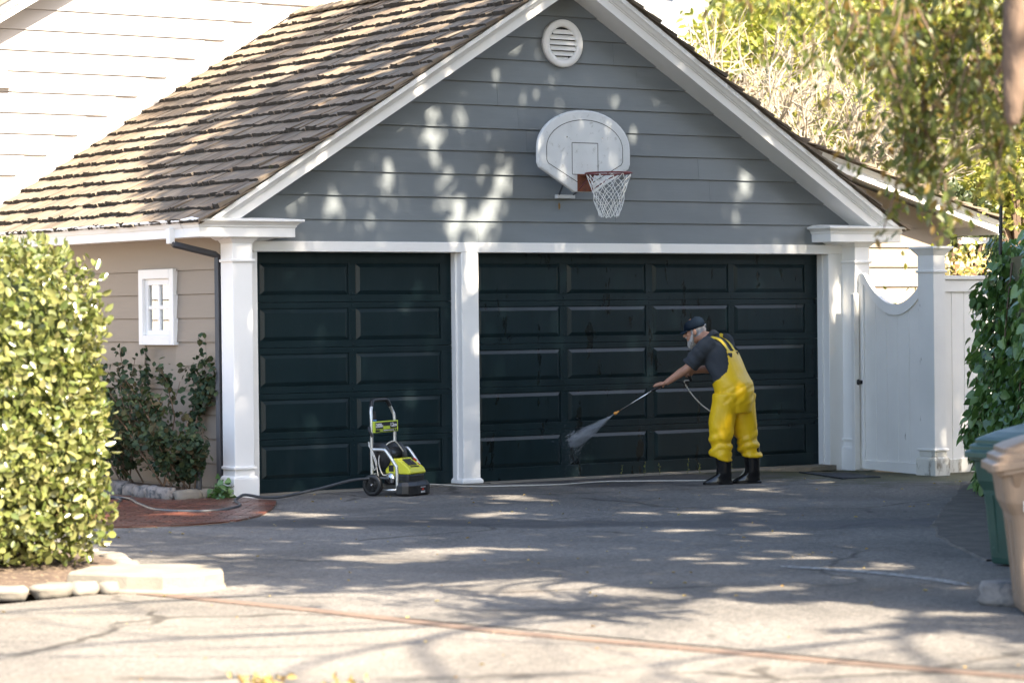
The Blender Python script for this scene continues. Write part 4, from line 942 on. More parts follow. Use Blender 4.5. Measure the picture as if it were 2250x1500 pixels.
# ================================================================== STONES, BRICKS, KERB, STRIP
def rock(name, c, r, seed, mt, parent, rz=0):
    m = MB(); m.ell((0,0,0), (1,1,1), 12, 8); out = []
    for v in m.v:
        V_ = Vector(v); q = (abs(V_.x)**5+abs(V_.y)**5+abs(V_.z)**5)**.2; V_ /= max(q, 1e-6)
        V_ *= 1+.24*noise.noise(V_*1.2+Vector((seed,0,0)))+.08*noise.noise(V_*4+Vector((seed,3,0)))
        x, y, z = V_.x*r[0], V_.y*r[1], V_.z*r[2]; out.append((c[0]+x*math.cos(rz)-y*math.sin(rz), c[1]+x*math.sin(rz)+y*math.cos(rz), c[2]+z))
    m.v = out; return m.build(name, mt, parent, True)
def stone_row(name, label, pts, mt, w, h, ln=(.16,.30), cat='stone edging', seed=0, z=0):
    root = empty(name, (pts[0][0],pts[0][1],0), label, cat); r_ = random.Random(seed); P = [Vector(p) for p in pts]
    for a, b in zip(P[:-1], P[1:]):
        L = (b-a).length; d = (b-a)/L; t = 0
        while t < L-.04:
            l = min(r_.uniform(*ln), L-t); c = a+d*(t+l/2)
            rock('stone', (c.x+r_.gauss(0,.012), c.y+r_.gauss(0,.012), z+h*.42*r_.uniform(.85,1.1)), (l*.5, w*.5*r_.uniform(.85,1.15), h*.55*r_.uniform(.85,1.2)), r_.uniform(0,99), mt, root, math.atan2(d.y,d.x)+r_.gauss(0,.06)); t += l
    return root
stone_row('stone_edging', 'grey cut-stone edging round the rose bed by the side wall', [(-.90,2.4),(-1.0,1.0),(-1.06,-.22)], 'stone', .13, .12, seed=2)
stone_row('stone_edging', 'pale stone edging closing the rose bed beside the left column', [(-1.05,-.24),(-.55,-.22)], 'stone_pale', .12, .09, (.2,.3), seed=5)
stone_row('stone_edging', 'sunlit pale stones edging the hedge bed on the street side', [(-7.4,-7.0),(-6.4,-7.18),(-5.85,-7.42),(-5.30,-7.50)], 'stone_pale', .15, .075, (.14,.34), seed=6)
stone_row('stone_edging', 'blurred stones between the hedge and the drive, behind the concrete block', [(-4.95,-6.75),(-4.55,-6.2),(-4.33,-5.5),(-4.38,-4.7)], 'stone_pale', .15, .06, (.16,.3), seed=8)
# concrete kerb block with rounded end
kp = [(-5.50,-7.22),(-5.28,-7.60),(-5.13,-7.79),(-4.88,-7.86),(-4.70,-7.78),(-4.60,-7.60),(-4.58,-7.42),(-4.66,-7.22),(-4.95,-7.0),(-5.22,-6.95)]
kc = (sum(p[0] for p in kp)/len(kp), sum(p[1] for p in kp)/len(kp))
tag(MB().loft([[(kc[0]+(x-kc[0])*s_, kc[1]+(y-kc[1])*s_, z) for x, y in kp] for z, s_ in ((-.01,1.03),(.012,1.03),(.02,1.0),(.10,.985),(.118,.95))], True).build('concrete_kerb', 'concrete', bevel=.008, seg=2), 'thick sunlit concrete kerb block with rounded corner in the left foreground', 'kerb')
# redwood header board strip across the mouth of the drive
strip = empty('redwood_strip', (-4.6,-10.5,0), 'reddish wooden header strip set flush across the mouth of the drive', 'edging strip')
SP = [(-5.22,-7.50),(-4.90,-9.15),(-4.68,-10.75),(-4.38,-11.95),(-4.17,-12.8),(-3.84,-13.9),(-3.3,-15.8)]
for a, b in zip(SP[:-1], SP[1:]):
    a, b = Vector(a), Vector(b); d = (b-a).normalized(); n_ = Vector((d.y,-d.x))*.055; a = a+d*.004
    MB().hexa([(a.x+n_.x,a.y+n_.y,-.02),(a.x-n_.x,a.y-n_.y,-.02),(b.x-n_.x,b.y-n_.y,-.02),(b.x+n_.x,b.y+n_.y,-.02)], [(a.x+n_.x,a.y+n_.y,.003),(a.x-n_.x,a.y-n_.y,.003),(b.x-n_.x,b.y-n_.y,.003),(b.x+n_.x,b.y+n_.y,.003)]).build('plank', 'redwood', strip, bevel=.004)
# painted line
pl = bez([(-1.16,-8.9),(-1.05,-9.3),(-1.0,-9.75),(-1.03,-10.2),(-1.13,-10.62)], 6); m = MB(); m.loft([[(p.x-.06*w,p.y-.03,.004),(p.x+.06*w,p.y+.03,.004)] for p, w in zip([Vector((q[0],q[1])) for q in pl], [.3]+[.9]*10+[1.]*12+[.6,.3,.2])], False, False)
tag(m.build('painted_line', 'line'), kind='structure')
# stone block under the bins
r0 = empty('stone_block', (-1.70,-11.62,0), 'rough grey stone block lying in front of the brown bin', 'stone')
for k, (x, y, l) in enumerate(((-1.74,-11.52,.13),(-1.66,-11.72,.12))): rock('stone', (x,y,.062), (l,.11,.075), 7+k*3.3, 'stone', r0, -1.2)
# brick apron
pad = empty('brick_apron', (-1.8,-1.4,0), 'wet red brick apron between the hedge and the garage corner', 'brick paving')
poly = [(-.52,-.46),(-.30,-.75),(-.47,-1.10),(-.90,-1.80),(-1.42,-2.50),(-1.85,-2.90),(-2.25,-3.08),(-2.65,-3.05),(-3.1,-2.75),(-3.3,-1.6),(-3.0,-.2),(-2.2,1.6),(-1.12,1.6),(-1.14,-.33),(-.6,-.34)]
def inside(x, y):
    r_ = False; j = len(poly)-1
    for i in range(len(poly)):
        xi, yi = poly[i]; xj, yj = poly[j]
        if (yi > y) != (yj > y) and x < (xj-xi)*(y-yi)/(yj-yi)+xi: r_ = not r_
        j = i
    return r_
bme = MB().frustum((-.1,.1,-.0485,.0485,0),(-.097,.097,-.0455,.0455,.014)).mesh('brick', 'brick'); bhf = MB().frustum((-.046,.046,-.0485,.0485,0),(-.043,.043,-.0455,.0455,.014)).mesh('brick', 'brick')
th = math.radians(-38); cnt = []
hull = [(p.x,p.y) for p in bez([(-3.0,-.2,0),(-3.3,-1.6,0),(-3.1,-2.75,0),(-2.65,-3.05,0),(-2.25,-3.08,0),(-1.85,-2.9,0),(-1.42,-2.5,0),(-.9,-1.8,0),(-.47,-1.1,0),(-.32,-.72,0),(-.46,-.44,0)], 4)]+[(-.46,1.6),(-2.2,1.6)]
def clip(P):
    for k in range(len(hull)):
        (ax, ay), (bx, by) = hull[k-1], hull[k]; out = []
        sd = lambda p: (bx-ax)*(p[1]-ay)-(by-ay)*(p[0]-ax)
        for i in range(len(P)):
            p, q = P[i-1], P[i]; sp_, sq = sd(p), sd(q)
            if (sp_ >= 0) != (sq >= 0): t = sp_/(sp_-sq); out.append((p[0]+(q[0]-p[0])*t, p[1]+(q[1]-p[1])*t))
            if sq >= 0: out.append(q)
        P = out
        if len(P) < 3: return []
    return P
for j in range(-60,60):
    for i in range(-30,30):
        lx, ly = (i+.5*(j%2))*.206, j*.103
        def at(q): return (math.cos(th)*q-math.sin(th)*ly, math.sin(th)*q+math.cos(th)*ly)
        x, y = at(lx)[0]-1.8, at(lx)[1]-1.4; e0, e1 = at(lx-.095), at(lx+.095)
        i0, i1 = inside(e0[0]-1.8, e0[1]-1.4), inside(e1[0]-1.8, e1[1]-1.4)
        if x > -1.16 and y > -.30 and x < -.5: continue
        R_ = [(math.cos(th)*p-math.sin(th)*q+x, math.sin(th)*p+math.cos(th)*q+y) for p, q in ((-.1,-.0485),(.1,-.0485),(.1,.0485),(-.1,.0485))]
        C_ = clip(R_)
        if len(C_) < 3: continue
        ar = abs(sum(C_[k-1][0]*C_[k][1]-C_[k][0]*C_[k-1][1] for k in range(len(C_))))/2
        if ar > .0193: cnt.append((x,y,bme))
        elif ar > .0025: cnt.append((x,y,C_))
bm_ = MB(); bm_.prism([(a,b) for a, b in hull if b < 1.5]+[(-1.12,1.6),(-2.2,1.6)], -.01, .006).build('mortar_bed', 'stone_pale', pad)
cnt.sort(key=lambda c: (Vector((c[0],c[1],0))-CAM).length)
rest = MB()
for k, (x, y, me) in enumerate(cnt):
    if isinstance(me, list): me = MB().loft([[(a_-x,b_-y,z_) for a_, b_ in me] for z_ in (0,.014)], True).mesh('brick', 'brick'); cutb = True
    else: cutb = False
    Mx = Matrix.Translation((x,y,.003+rng.uniform(-.0015,.0015))) @ Matrix.Rotation(0 if cutb else th+rng.gauss(0,.012), 4, 'Z') @ Matrix.Rotation(rng.gauss(0,.006), 4, 'X')
    if k < 296: o = link(bpy.data.objects.new('brick', me), pad); o.matrix_basis = Mx
    else:
        n0 = len(rest.v); rest.v += [tuple(Mx @ v.co) for v in me.vertices]; rest.f += [tuple(i+n0 for i in p.vertices) for p in me.polygons]
if rest.v: tag(rest.build('far_bricks', 'brick', pad), kind='stuff')
# path light
pth = empty('path_light', (-.76,-.06,.05), 'slim dark garden path light in the rose bed beside the column', 'path light')
MB().lathe([(.03,0),(.034,.02),(.034,.16),(.028,.17)], (-.72,-.10,.06), 14).build('body', 'dark_pipe', pth, True); MB().lathe([(.03,0),(.012,.03),(.003,.07)], (-.72,-.10,.23), 12).build('tip', 'dark_pipe', pth, True)
# weeds at the foot of the wide door
for k, (x, h) in enumerate([(4.05,.12),(4.35,.13),(4.55,.11),(4.92,.14),(5.08,.09),(5.5,.08)]):
    w = empty('weed', (x,-.29,.0), ('leftmost','second','third','fourth','fifth','rightmost')[k]+' thin weed from the left sprouting at the foot of the wide door', 'weed', 'weeds along the wide door'); m = MB(); tp = Vector((x+rng.gauss(0,.015),-.30,h)); m.tube([(x,-.29,0),((x+tp.x)/2+.005,-.295,h*.5),tp], .0022, 4); m.build('stem', 'stemgreen', w)
    n_ = 10; P = np.array([(x+(tp.x-x)*t, -.295, h*t) for t in np.linspace(.2,1,n_)]); leaves('foliage', P, runit(n_)+(0,0,.4), runit(n_), np.full(n_,.02), tmpl_oval(.4), 'leaf_bright', w)
# fallen leaves: countless litter on the drive and the street
n_ = 420; x = NR.uniform(-8,7,n_); y = NR.uniform(-15,-.4,n_); P = np.stack([x, y, np.full(n_,.006)], 1); P[:,2] += np.array([gz(a,b) for a,b in zip(x,y)])
D = NR.normal(size=(n_,3)); D[:,2] *= .08; U = NR.normal(0,.25,(n_,3)); U[:,2] = 1; tag(leaves('leaf_litter', P, D, U, NR.uniform(.015,.04,n_), tmpl_oval(.5,.3), 'leaf_dry'), 'small dry leaves scattered over the drive and pavement', 'leaf litter', kind='stuff')
for q, nn_ in (((-6.72,-11.75),45),((-6.45,-12.05),22)):
    P = np.array((q[0],q[1],.012))+NR.normal(0,1,(nn_,3))*(.075,.06,.008); P[:,2] = np.abs(P[:,2]); k = tag(leaves('leaf_pile', P, runit(nn_), runit(nn_)+(0,0,1), NR.uniform(.03,.06,nn_), tmpl_oval(.5,.3), 'leaf_dry'), {45:'larger heap of dry yellow leaves at the bottom edge of the street pavement',22:'smaller scatter of dry leaves beside the heap at the bottom edge'}[nn_], 'fallen leaves', kind='stuff')

# ================================================================== BASKETBALL HOOP
hoop = empty('basketball_hoop', (XC,-.4,2.86), 'old white fan-shaped backboard with rusty rim and white net on the gable', 'basketball hoop')
BC = (XC, 3.30); BYF = -.555
def fan(s=1., o=0.):
    W, zb, zt = .572-o, -.415+o, .405-o; pts = [(-.13+o*.3,zb),(.13-o*.3,zb),(W-.02,-.175+o*.4),(W,-.13+o*.3),(W,.02)]
    for k in range(1, 20): a = PI*k/20; pts.append((W*math.cos(a), .02+(zt-.02)*math.sin(a)))
    pts += [(-W,.02),(-W,-.13+o*.3),(-W+.02,-.175+o*.4)]; return [(BC[0]+x, BC[1]+z) for x, z in pts]
MB().loft([[(x,y,z) for x, z in fan(o=o)] for y, o in ((-.505,.012),(-.515,0),(-.542,0),(-.552,.006),(BYF,.02))], True).build('backboard', 'board', hoop, smooth=False)
def stripline(pts, w, closed=True):
    m = MB(); n = len(pts); P = [Vector(p) for p in pts]
    for i in range(n if closed else n-1):
        a, b = P[i], P[(i+1)%n]; d = (b-a).normalized(); q = Vector((-d.y,d.x))*w; m.add([(a.x+q.x,BYF-.0015,a.y+q.y),(a.x-q.x,BYF-.0015,a.y-q.y),(b.x-q.x,BYF-.0015,b.y-q.y),(b.x+q.x,BYF-.0015,b.y+q.y)], [(0,1,2,3)])
    return m
stripline(fan(o=.10), .0035).build('border_line', 'print_black', hoop)
stripline([(BC[0]-.16,3.06),(BC[0]-.16,3.375),(BC[0]+.16,3.375),(BC[0]+.16,3.06)], .0035).build('target_square', 'print_black', hoop)
m = MB()
for x in (-.22,.22): m.ell((BC[0]+x,BYF,3.43), (.008,.006,.008), 8, 5)
m.ell((BC[0]-.22,BYF,3.02), (.008,.006,.008), 8, 5); tag(m.build('bolts', 'steel', hoop), kind='stuff')
RC = Vector((XC,-.945,3.055)); RR = .229
MB().tube([RC+Vector((math.cos(a)*RR, math.sin(a)*RR, 0)) for a in [2*PI*k/40 for k in range(41)]], .009, 8, False).build('rim', 'rim', hoop, True)
m = MB().box(XC-.10,XC+.10,BYF-.006,BYF,2.89,3.065); m.box(XC-.08,XC+.08,BYF-.16,BYF,3.045,3.06); m.build('rim_plate', 'rust', hoop, bevel=.003)
for s in (-1,1): MB().tube([(XC+s*.085,BYF-.01,2.91),(XC+s*.12,-.75,3.0),(XC+s*RR*.80,RC.y+.10,3.05)], .006, 6).build('rim_brace', 'rim', hoop)
net = MB(); nn_ = 12; lv = 7
def npnt(k, j):
    t = j/lv; R_ = RR*(1-.60*t**.75)+.012*math.sin(k*2.1+j); a = 2*PI*(k+.5*(j%2))/nn_+.05*math.sin(j*3+k); return RC+Vector((math.cos(a)*R_, math.sin(a)*R_, -.012-.42*t**.92+.008*math.sin(k*5+j)))
for k in range(nn_):
    for j in range(lv):
        a = npnt(k, j); 
        for b in ((npnt(k, j+1), npnt(k-1 if j%2 == 0 else k+1, j+1))): mid = (a+b)/2+Vector((0,0,-.006)); net.tube([a, mid, b], .0032, 4, False)
net.build('net', 'net', hoop)
m = MB().box(XC-.11,XC+.11,-.235,-.18,2.835,2.872); m.build('wall_bracket', 'board', hoop, bevel=.003)
for s in (-.08,.08):
    MB().tube([(XC+s,-.21,2.86),(XC+s*2,-.42,3.0),(XC+s*2.4,-.505,3.15)], .009, 5).build('support_arm', 'dark_pipe', hoop); MB().tube([(XC+s*2,-.19,3.45),(XC+s*2.4,-.505,3.35)], .009, 5).build('support_arm', 'dark_pipe', hoop)
tag(leaves('dry_leaf', [(XC-.07,-.20,2.80)], [(.02,0,-1)], [(0,-1,0)], [.085], tmpl_oval(.35,.1), 'leaf_dry'), 'single dry brown leaf stuck below the hoop bracket', 'leaf')

# ================================================================== PRESSURE WASHER
PW = empty('pressure_washer', (.885,-.985,0), 'lime and black electric pressure washer on a wheeled tube frame', 'pressure washer', rz=math.radians(27))
PX = WM[PW.name]
def W(): m = MB(); m.X = PX; return m
def rt(pts): return bez(pts, 5)
hx = .21
W().tube(rt([(-hx,.13,.10),(-hx,.13,.40),(-hx,.13,.70),(-.195,.145,.78),(-.165,.155,.83)]), .0155, 10).build('handle_tube', 'alu', PW, True)
W().tube(rt([(hx,.13,.10),(hx,.13,.40),(hx,.13,.70),(.195,.145,.78),(.165,.155,.83)]), .0155, 10).build('handle_tube', 'alu', PW, True)
W().tube(rt([(-.168,.154,.825),(-.14,.165,.872),(-.09,.168,.885),(.09,.168,.885),(.14,.165,.872),(.168,.154,.825)]), .020, 10).build('grip', 'black_rubber', PW, True)
for s in (-1,1): W().tube(rt([(s*hx,.125,.43),(s*hx,.01,.43),(s*hx,-.03,.41),(s*hx,-.115,.30),(s*hx,-.138,.25),(s*hx,-.14,.05)]), .0155, 10).build('front_tube', 'alu', PW, True)
W().tube([(-.22,-.14,.06),(-.22,.02,.055)], .013, 8).tube([(-.21,.10,.10),(.21,.10,.10)], .011, 8).build('axle', 'alu', PW, True)
sg = W().box(-.225,.225,.098,.110,.585,.690).build('sign_plate', 'lime_print', PW, bevel=.003)
W().box(-.19,-.055,.0955,.098,.618,.680).box(.075,.20,.0955,.098,.618,.680).box(-.19,.20,.0950,.0975,.592,.612).box(-.055,.075,.0955,.098,.645,.680).build('sign_panel', 'print_black', sg)
def text(body, size, x, y, z, mt, parent, rx=PI/2):
    o = link(bpy.data.objects.new('lettering', textmesh(body, size, mt)), parent); o.matrix_basis = PX @ Matrix.Translation((x,y,z)) @ Matrix.Rotation(rx, 4, 'X'); return o
text('2000', .052, -.137, .0945, .650, 'print_white', sg); text('PSI', .026, -.072, .0945, .643, 'print_white', sg); text('1.2', .052, .105, .0945, .650, 'print_white', sg); text('GPM', .030, .162, .0945, .645, 'print_white', sg)
W().box(-.12,-.06,.0935,.0955,.597,.607).box(.16,.175,.0935,.0955,.597,.607).build('sign_mark', 'lime_print', sg); W().box(-.05,.14,.0935,.0955,.599,.605).build('sign_mark', 'print_white', sg)
hood = [(.03,.205),(.03,.245),(-.005,.285),(-.012,.325),(-.05,.345),(-.10,.345),(-.225,.255),(-.245,.215),(-.235,.200)]
mm = W(); mm.prism(hood, -.135, .150, 'X'); body = mm.build('hood', 'lime', PW, bevel=.012, seg=2)
sl = math.atan2(.09,.125)
def onhood(x0, x1, t0, t1, h, nm, mt):
    m = W(); p = lambda t: (-.10-.125*t, .345-.09*t); (a, b), (c, d) = p(t0), p(t1); nx_, nz_ = -.584*h, .812*h
    m.hexa([(x0,c,d),(x1,c,d),(x1,a,b),(x0,a,b)], [(x0,c+nx_,d+nz_),(x1,c+nx_,d+nz_),(x1,a+nx_,b+nz_),(x0,a+nx_,b+nz_)]); return m.build(nm, mt, PW)
onhood(-.075,-.005,.12,.72,.005,'vent_grille','black_plastic'); onhood(.002,.072,.12,.72,.005,'vent_grille','black_plastic'); onhood(-.078,.075,.80,.90,.004,'label_bar','print_black')
onhood(.105,.140,.05,.30,.008,'switch_plate','black_plastic'); onhood(.112,.133,.16,.40,.016,'switch','red'); onhood(.118,.130,.55,.75,.003,'reset_button','red')
W().box(-.139,-.134,-.06,-.01,.225,.285).build('side_label', 'print_black', PW)
W().box(-.14,.15,-.23,.05,.10,.205).build('motor_housing', 'black_plastic', PW, bevel=.02, seg=2)
W().lathe([(.045,-.19),(.05,-.17),(.05,-.06),(.03,-.05)], (0,-.05,.165), 14, 'X').build('pump', 'steel', PW, True)
mm = W(); bp = [(-.225,-.13),(-.225,-.20),(-.19,-.255),(-.08,-.285),(.10,-.285),(.20,-.255),(.235,-.20),(.235,-.13)]
mm.loft([[(x*s,y*s2,z) for x, y in bp] for z, s, s2 in ((.004,.94,.97),(.02,1,1),(.095,1,1),(.13,.93,.92),(.138,.85,.86))], True); bum = mm.build('front_bumper', 'black_plastic', PW, bevel=.006)
W().box(-.03,.06,-.2875,-.285,.078,.082).box(-.02,.05,-.2875,-.285,.028,.034).box(-.02,.05,-.2875,-.285,.038,.043).build('bumper_print', 'print_white', bum); W().box(-.005,.03,-.2875,-.285,.052,.068).build('bumper_mark', 'red', bum)
W().lathe([(.035,0),(.038,.008),(.034,.018),(.01,.021)], (.055,-.175,.142), 14).build('soap_cap', 'blue', PW, True)
W().lathe([(.075,-.13),(.075,.14)], (0,.075,.37), 18, 'X').build('hose_reel', 'black_plastic', PW, True)
for x in (-.15,.14): W().lathe([(.03,x-.006),(.118,x-.005),(.122,x),(.118,x+.008),(.03,x+.009)], (0,.075,.37), 24, 'X').build('reel_flange', 'black_plastic', PW, True)
W().box(-.20,.20,.10,.125,.16,.21).box(-.19,.19,.02,.05,.05,.10).build('frame_bracket', 'alu', PW)
for s in (-1,1):
    x = s*.25; wh = W(); wh.lathe([(.068,x-.022),(.088,x-.026),(.10,x-.018),(.103,x),(.10,x+.018),(.088,x+.026),(.068,x+.022),(.068,x-.022)], (0,.10,.103), 28, 'X'); wo_ = wh.build('wheel', 'black_rubber', PW, True)
    W().lathe([(.018,x-.026),(.02,x-.02),(.02,x+.02),(.018,x+.026)], (0,.10,.103), 12, 'X').build('hub', 'black_plastic', wo_, True); W().lathe([(.007,x-.03),(.007,x+.03)], (0,.10,.103), 8, 'X').build('axle_cap', 'steel', wo_, True)
    for k in range(5):
        a = 2*PI*k/5+.3; c, sn_ = math.cos(a), math.sin(a); q = lambda r_, t, xx: (xx, .10+c*r_-sn_*t, .103+sn_*r_+c*t); W().hexa([q(.015,-.011,x-.013),q(.015,.011,x-.013),q(.015,.011,x+.013),q(.015,-.011,x+.013)], [q(.072,-.016,x-.013),q(.072,.016,x-.013),q(.072,.016,x+.013),q(.072,-.016,x+.013)]).build('spoke', 'black_plastic', wo_)
W().tube([(-.24,.14,.64),(-.26,.12,.60),(-.245,.10,.55)], .013, 6).build('wand_holder', 'black_plastic', PW); W().tube([(-.13,.14,.69),(-.135,.145,.78)], .014, 8).build('spare_nozzle', 'black_plastic', PW); W().lathe([(.018,.69),(.018,.705)], (-.15,.13,0), 10).build('holder_ring', 'blue', PW, True)
# hose wrapped round the frame, then laid over the ground to the wand
wl = lambda p: tuple(PX @ Vector(p))
hp = [wl(p) for p in ((-.05,.02,.30),(-.12,-.02,.22),(-.20,.02,.20),(-.17,.08,.34),(-.08,.06,.46),(.02,.03,.50),(.10,.02,.46),(.17,-.02,.34),(.24,.02,.20),(.33,.10,.10))]
hp += [(1.62,-.62,.045),(2.02,-.62,.012),(2.43,-.86,.012),(2.84,-.97,.012),(3.35,-.90,.012),(3.65,-1.06,.012),(4.00,-1.20,.012),(4.20,-1.50,.012)]
HP = hp
ch = [wl(p) for p in ((-.22,.16,.47),(-.235,.10,.40),(-.24,.06,.30),(-.22,.10,.24),(-.20,.13,.36),(-.195,.15,.46),(-.205,.165,.50),(-.23,.14,.46),(-.25,.07,.32),(-.235,.05,.2),(-.22,.06,.13))]
MB().tube(bez(ch, 5), .0055, 6).build('coiled_hose', 'hose_pale', PW, True)
# dark supply hose
gh = [(-3.2,-.9,.02),(-2.6,-.85,.02),(-2.12,-.66,.02),(-1.83,-.52,.02),(-1.53,-.12,.02),(-1.45,.2,.02),(-1.62,.34,.03),(-2.1,.15,.02),(-2.5,.25,.02),(-2.4,.5,.02),(-1.9,.42,.035),(-1.42,.08,.03),(-1.64,-.69,.022),(-1.87,-1.45,.022),(-1.79,-1.80,.022),(-1.56,-1.93,.022),(-1.24,-1.72,.022),(-1.02,-1.42,.022),(-.88,-1.08,.03),(-.75,-.92,.05),(-.66,-.88,.066),(-.48,-.90,.035),(-.29,-.91,.035),(.10,-.92,.09),(.40,-.95,.15),(.62,-1.0,.165),wl((-.20,-.05,.165))]
tag(MB().tube(bez(gh, 7), .0135, 8).build('supply_hose', 'hose_dark', smooth=True), 'dark grey garden hose snaking over the brick apron to the washer', 'hose')
tag(MB().tube(bez([wl((.18,-.02,.06)),(1.35,-.72,.01),(1.75,-.30,.008),(2.15,-.24,.008),(2.45,-.27,.008)], 6), .004, 6).build('power_cord', 'black_rubber', smooth=True), 'thin black power cord leading from the washer to the door post', 'cord')

# ================================================================== BINS
def rrect(x0, x1, hw, r_, z, n=4):
    pts = []
    for cx, cy, a0 in ((x1-r_,hw-r_,0),(x0+r_,hw-r_,PI/2),(x0+r_,-hw+r_,PI),(x1-r_,-hw+r_,1.5*PI)):
        for k in range(n+1): a = a0+PI/2*k/n; pts.append((cx+r_*math.cos(a), cy+r_*math.sin(a), z))
    return pts
def wheelie(loc, rz, mt, label, H=.95, sc=1.):
    root = empty('wheeled_bin', loc, label, 'bin', 'wheeled bins at the edge of the drive', rz=rz); X = WM[root.name] @ Matrix.Scale(sc, 4)
    def B(): m = MB(); m.X = X; return m
    sl = lambda x: .10*(x+.33)/.6         # the lid climbs towards the handle
    def tilt(ring): return [(x,y,z+sl(x)) for x, y, z in ring]
    b = B(); b.loft([rrect(-.205,.22,.20,.05,.015), rrect(-.215,.225,.205,.05,.06), rrect(-.25,.24,.225,.05,.45), rrect(-.265,.245,.235,.05,.55), rrect(-.30,.255,.25,.05,.62), tilt(rrect(-.325,.265,.265,.05,.80))], True)
    body = b.build('body', mt, root, smooth=False, bevel=.006)
    B().loft([tilt(rrect(-.345,.285,.285,.05,z)) for z in (.765,.80)], True).build('rim', mt, root, bevel=.006)
    l = B(); l.loft([tilt(rrect(a,c,w,.05,z)) for a, c, w, z in ((-.375,.30,.305,.795),(-.375,.30,.305,.835),(-.345,.29,.285,.845),(-.345,.29,.285,.875),(-.31,.28,.26,.885),(-.31,.28,.26,.912),(-.27,.27,.235,.925),(-.16,.26,.19,.945))], True); l.build('lid', mt, root, bevel=.003)
    for s in (-1,1):
        for x in (-.24,-.13,-.02,.10):      # gussets under the rim
            z1 = .765+sl(x); m = B(); m.add([(x-.006,s*.245,z1-.10),(x+.006,s*.245,z1-.10),(x-.03,s*.29,z1),(x+.03,s*.29,z1),(x,s*.24,z1)], [(0,1,3,2),(0,2,4),(1,4,3),(2,3,4)]); m.build('gusset', mt, root)
        # sunken grip channel framed by two ribs, and the lift bar
        for x in (.02,.11): B().hexa([(x,s*.205,.08),(x+.022,s*.205,.08),(x+.022,s*.222,.08),(x,s*.222,.08)], [(x-.01,s*.232,.52),(x+.012,s*.232,.52),(x+.012,s*.249,.52),(x-.01,s*.249,.52)]).build('side_rib', mt, root, bevel=.004)
        B().lathe([(.035,s*.12),(.09,s*.16),(.11,s*.17),(.11,s*.215),(.09,s*.225),(.03,s*.22)], (.21,0,.11), 20, 'Y').build('wheel', 'black_rubber', root, True)
    for s in (-1,1): B().hexa([(-.222,s*.10-.012,.10),(-.222,s*.10+.012,.10),(-.20,s*.10+.012,.10),(-.20,s*.10-.012,.10)], [(-.268,s*.11-.012,.52),(-.268,s*.11+.012,.52),(-.24,s*.11+.012,.52),(-.24,s*.11-.012,.52)]).build('front_rib', mt, root, bevel=.004)
    B().tube([(.28,-.18,.86),(.35,-.18,.88),(.36,0,.885),(.35,.18,.88),(.28,.18,.86)], .016, 8).build('handle', mt, root, True)
    return root, B
gb, GBm = wheelie((.11,-9.91,0), math.radians(-2), 'bin_green', 'dark green wheeled bin, farthest of the three at the right edge', sc=.90)
yb, YBm = wheelie((-.745,-11.05,0), math.radians(-25), 'bin_grey', 'dark grey wheeled bin squeezed between the green and the brown one', sc=.92)
bb, BBm = wheelie((-1.80,-11.985,0), math.radians(-38), 'bin_brown', 'light brown wheeled bin, nearest the camera at the right edge', sc=1.0)
m = BBm()
for k in range(5): m.box(-.205+k*.021,-.190+k*.021,-.2620,-.2565,.575,.632)
for k in range(2): m.box(-.170+k*.018,-.157+k*.018,-.2620,-.2565,.530,.570)
m.build('stencil_mark', 'print_white', bb)
m = GBm(); m.box(-.30,-.296,-.10,.02,.60,.64)
for k in range(7): m.box(-.302-.003,-.300,-.13+k*.022,-.115+k*.022,.655,.685)
m.build('stencil_mark', 'print_white', gb)
# ================================================================== PERSON
PA = -0.6093                                # heading of the figure's own left-right axis
PR = Vector((4.143,-1.971,0))
person = empty('person', PR, 'man in yellow bib overalls, navy cap and black boots bending to spray the wide door', 'person', rz=PA)
PM = WM[person.name]
def PB_(): m = MB(); m.X = PM; return m
def pobj(name, me, parent=person): return link(bpy.data.objects.new(name, me), parent)
def ring(c, a, b, n=20, ph=0):           # ellipse ring: centre c, half-axis vectors a, b
    c, a, b = Vector(c), Vector(a), Vector(b); return [c+a*math.cos(2*PI*k/n+ph)+b*math.sin(2*PI*k/n+ph) for k in range(n)]
FD = Vector((-.78,.62,0)).normalized(); LD_ = Vector((-.62,-.78,0)).normalized()   # facing, his left
def limb(m, pts, rad, n=14, dense=4):
    P = bez(pts, dense); R = []
    for i in range(len(P)):
        t = i/(len(P)-1)*(len(rad)-1); k = min(int(t), len(rad)-2); R.append(rad[k]+(rad[k+1]-rad[k])*(t-k))
    m.tube(P, R, n); return P
# ---- body (skin): head, neck, trunk, arms, hands in one surface
HC = Vector((-.335,.26,1.490)); hf = Vector((-.96,.20,-.18)).normalized(); hl = Vector((-.2,-.97,0)).normalized(); hu = hl.cross(hf)*-1
if hu.z < 0: hu = -hu
def H(f, l, u): return HC+hf*f+hl*l+hu*u
m = PB_(); m.X = None
def ell_o(m, c, ax, n=14, k=10):       # oriented ellipsoid, ax = 3 vectors
    rr_ = []
    for i in range(1, k):
        t = PI*i/k; rr_.append([c+ax[0]*(math.sin(t)*math.cos(2*PI*j/n))+ax[1]*(math.sin(t)*math.sin(2*PI*j/n))+ax[2]*(-math.cos(t)) for j in range(n)])
    m.loft(rr_, True)
ell_o(m, H(0,0,.02), (hf*.098,hl*.076,hu*.108))
ell_o(m, H(.028,0,-.055), (hf*.068,hl*.058,hu*.075))
ell_o(m, H(.062,0,-.098), (hf*.030,hl*.030,hu*.022))
m.tube([H(.088,0,.022),H(.105,0,-.012),H(.116,0,-.03),H(.10,0,-.04)], [.010,.013,.017,.012], 10)     # nose
ell_o(m, H(.085,0,-.063), (hf*.016,hl*.026,hu*.008)); ell_o(m, H(.083,0,-.077), (hf*.015,hl*.022,hu*.008))        # lips
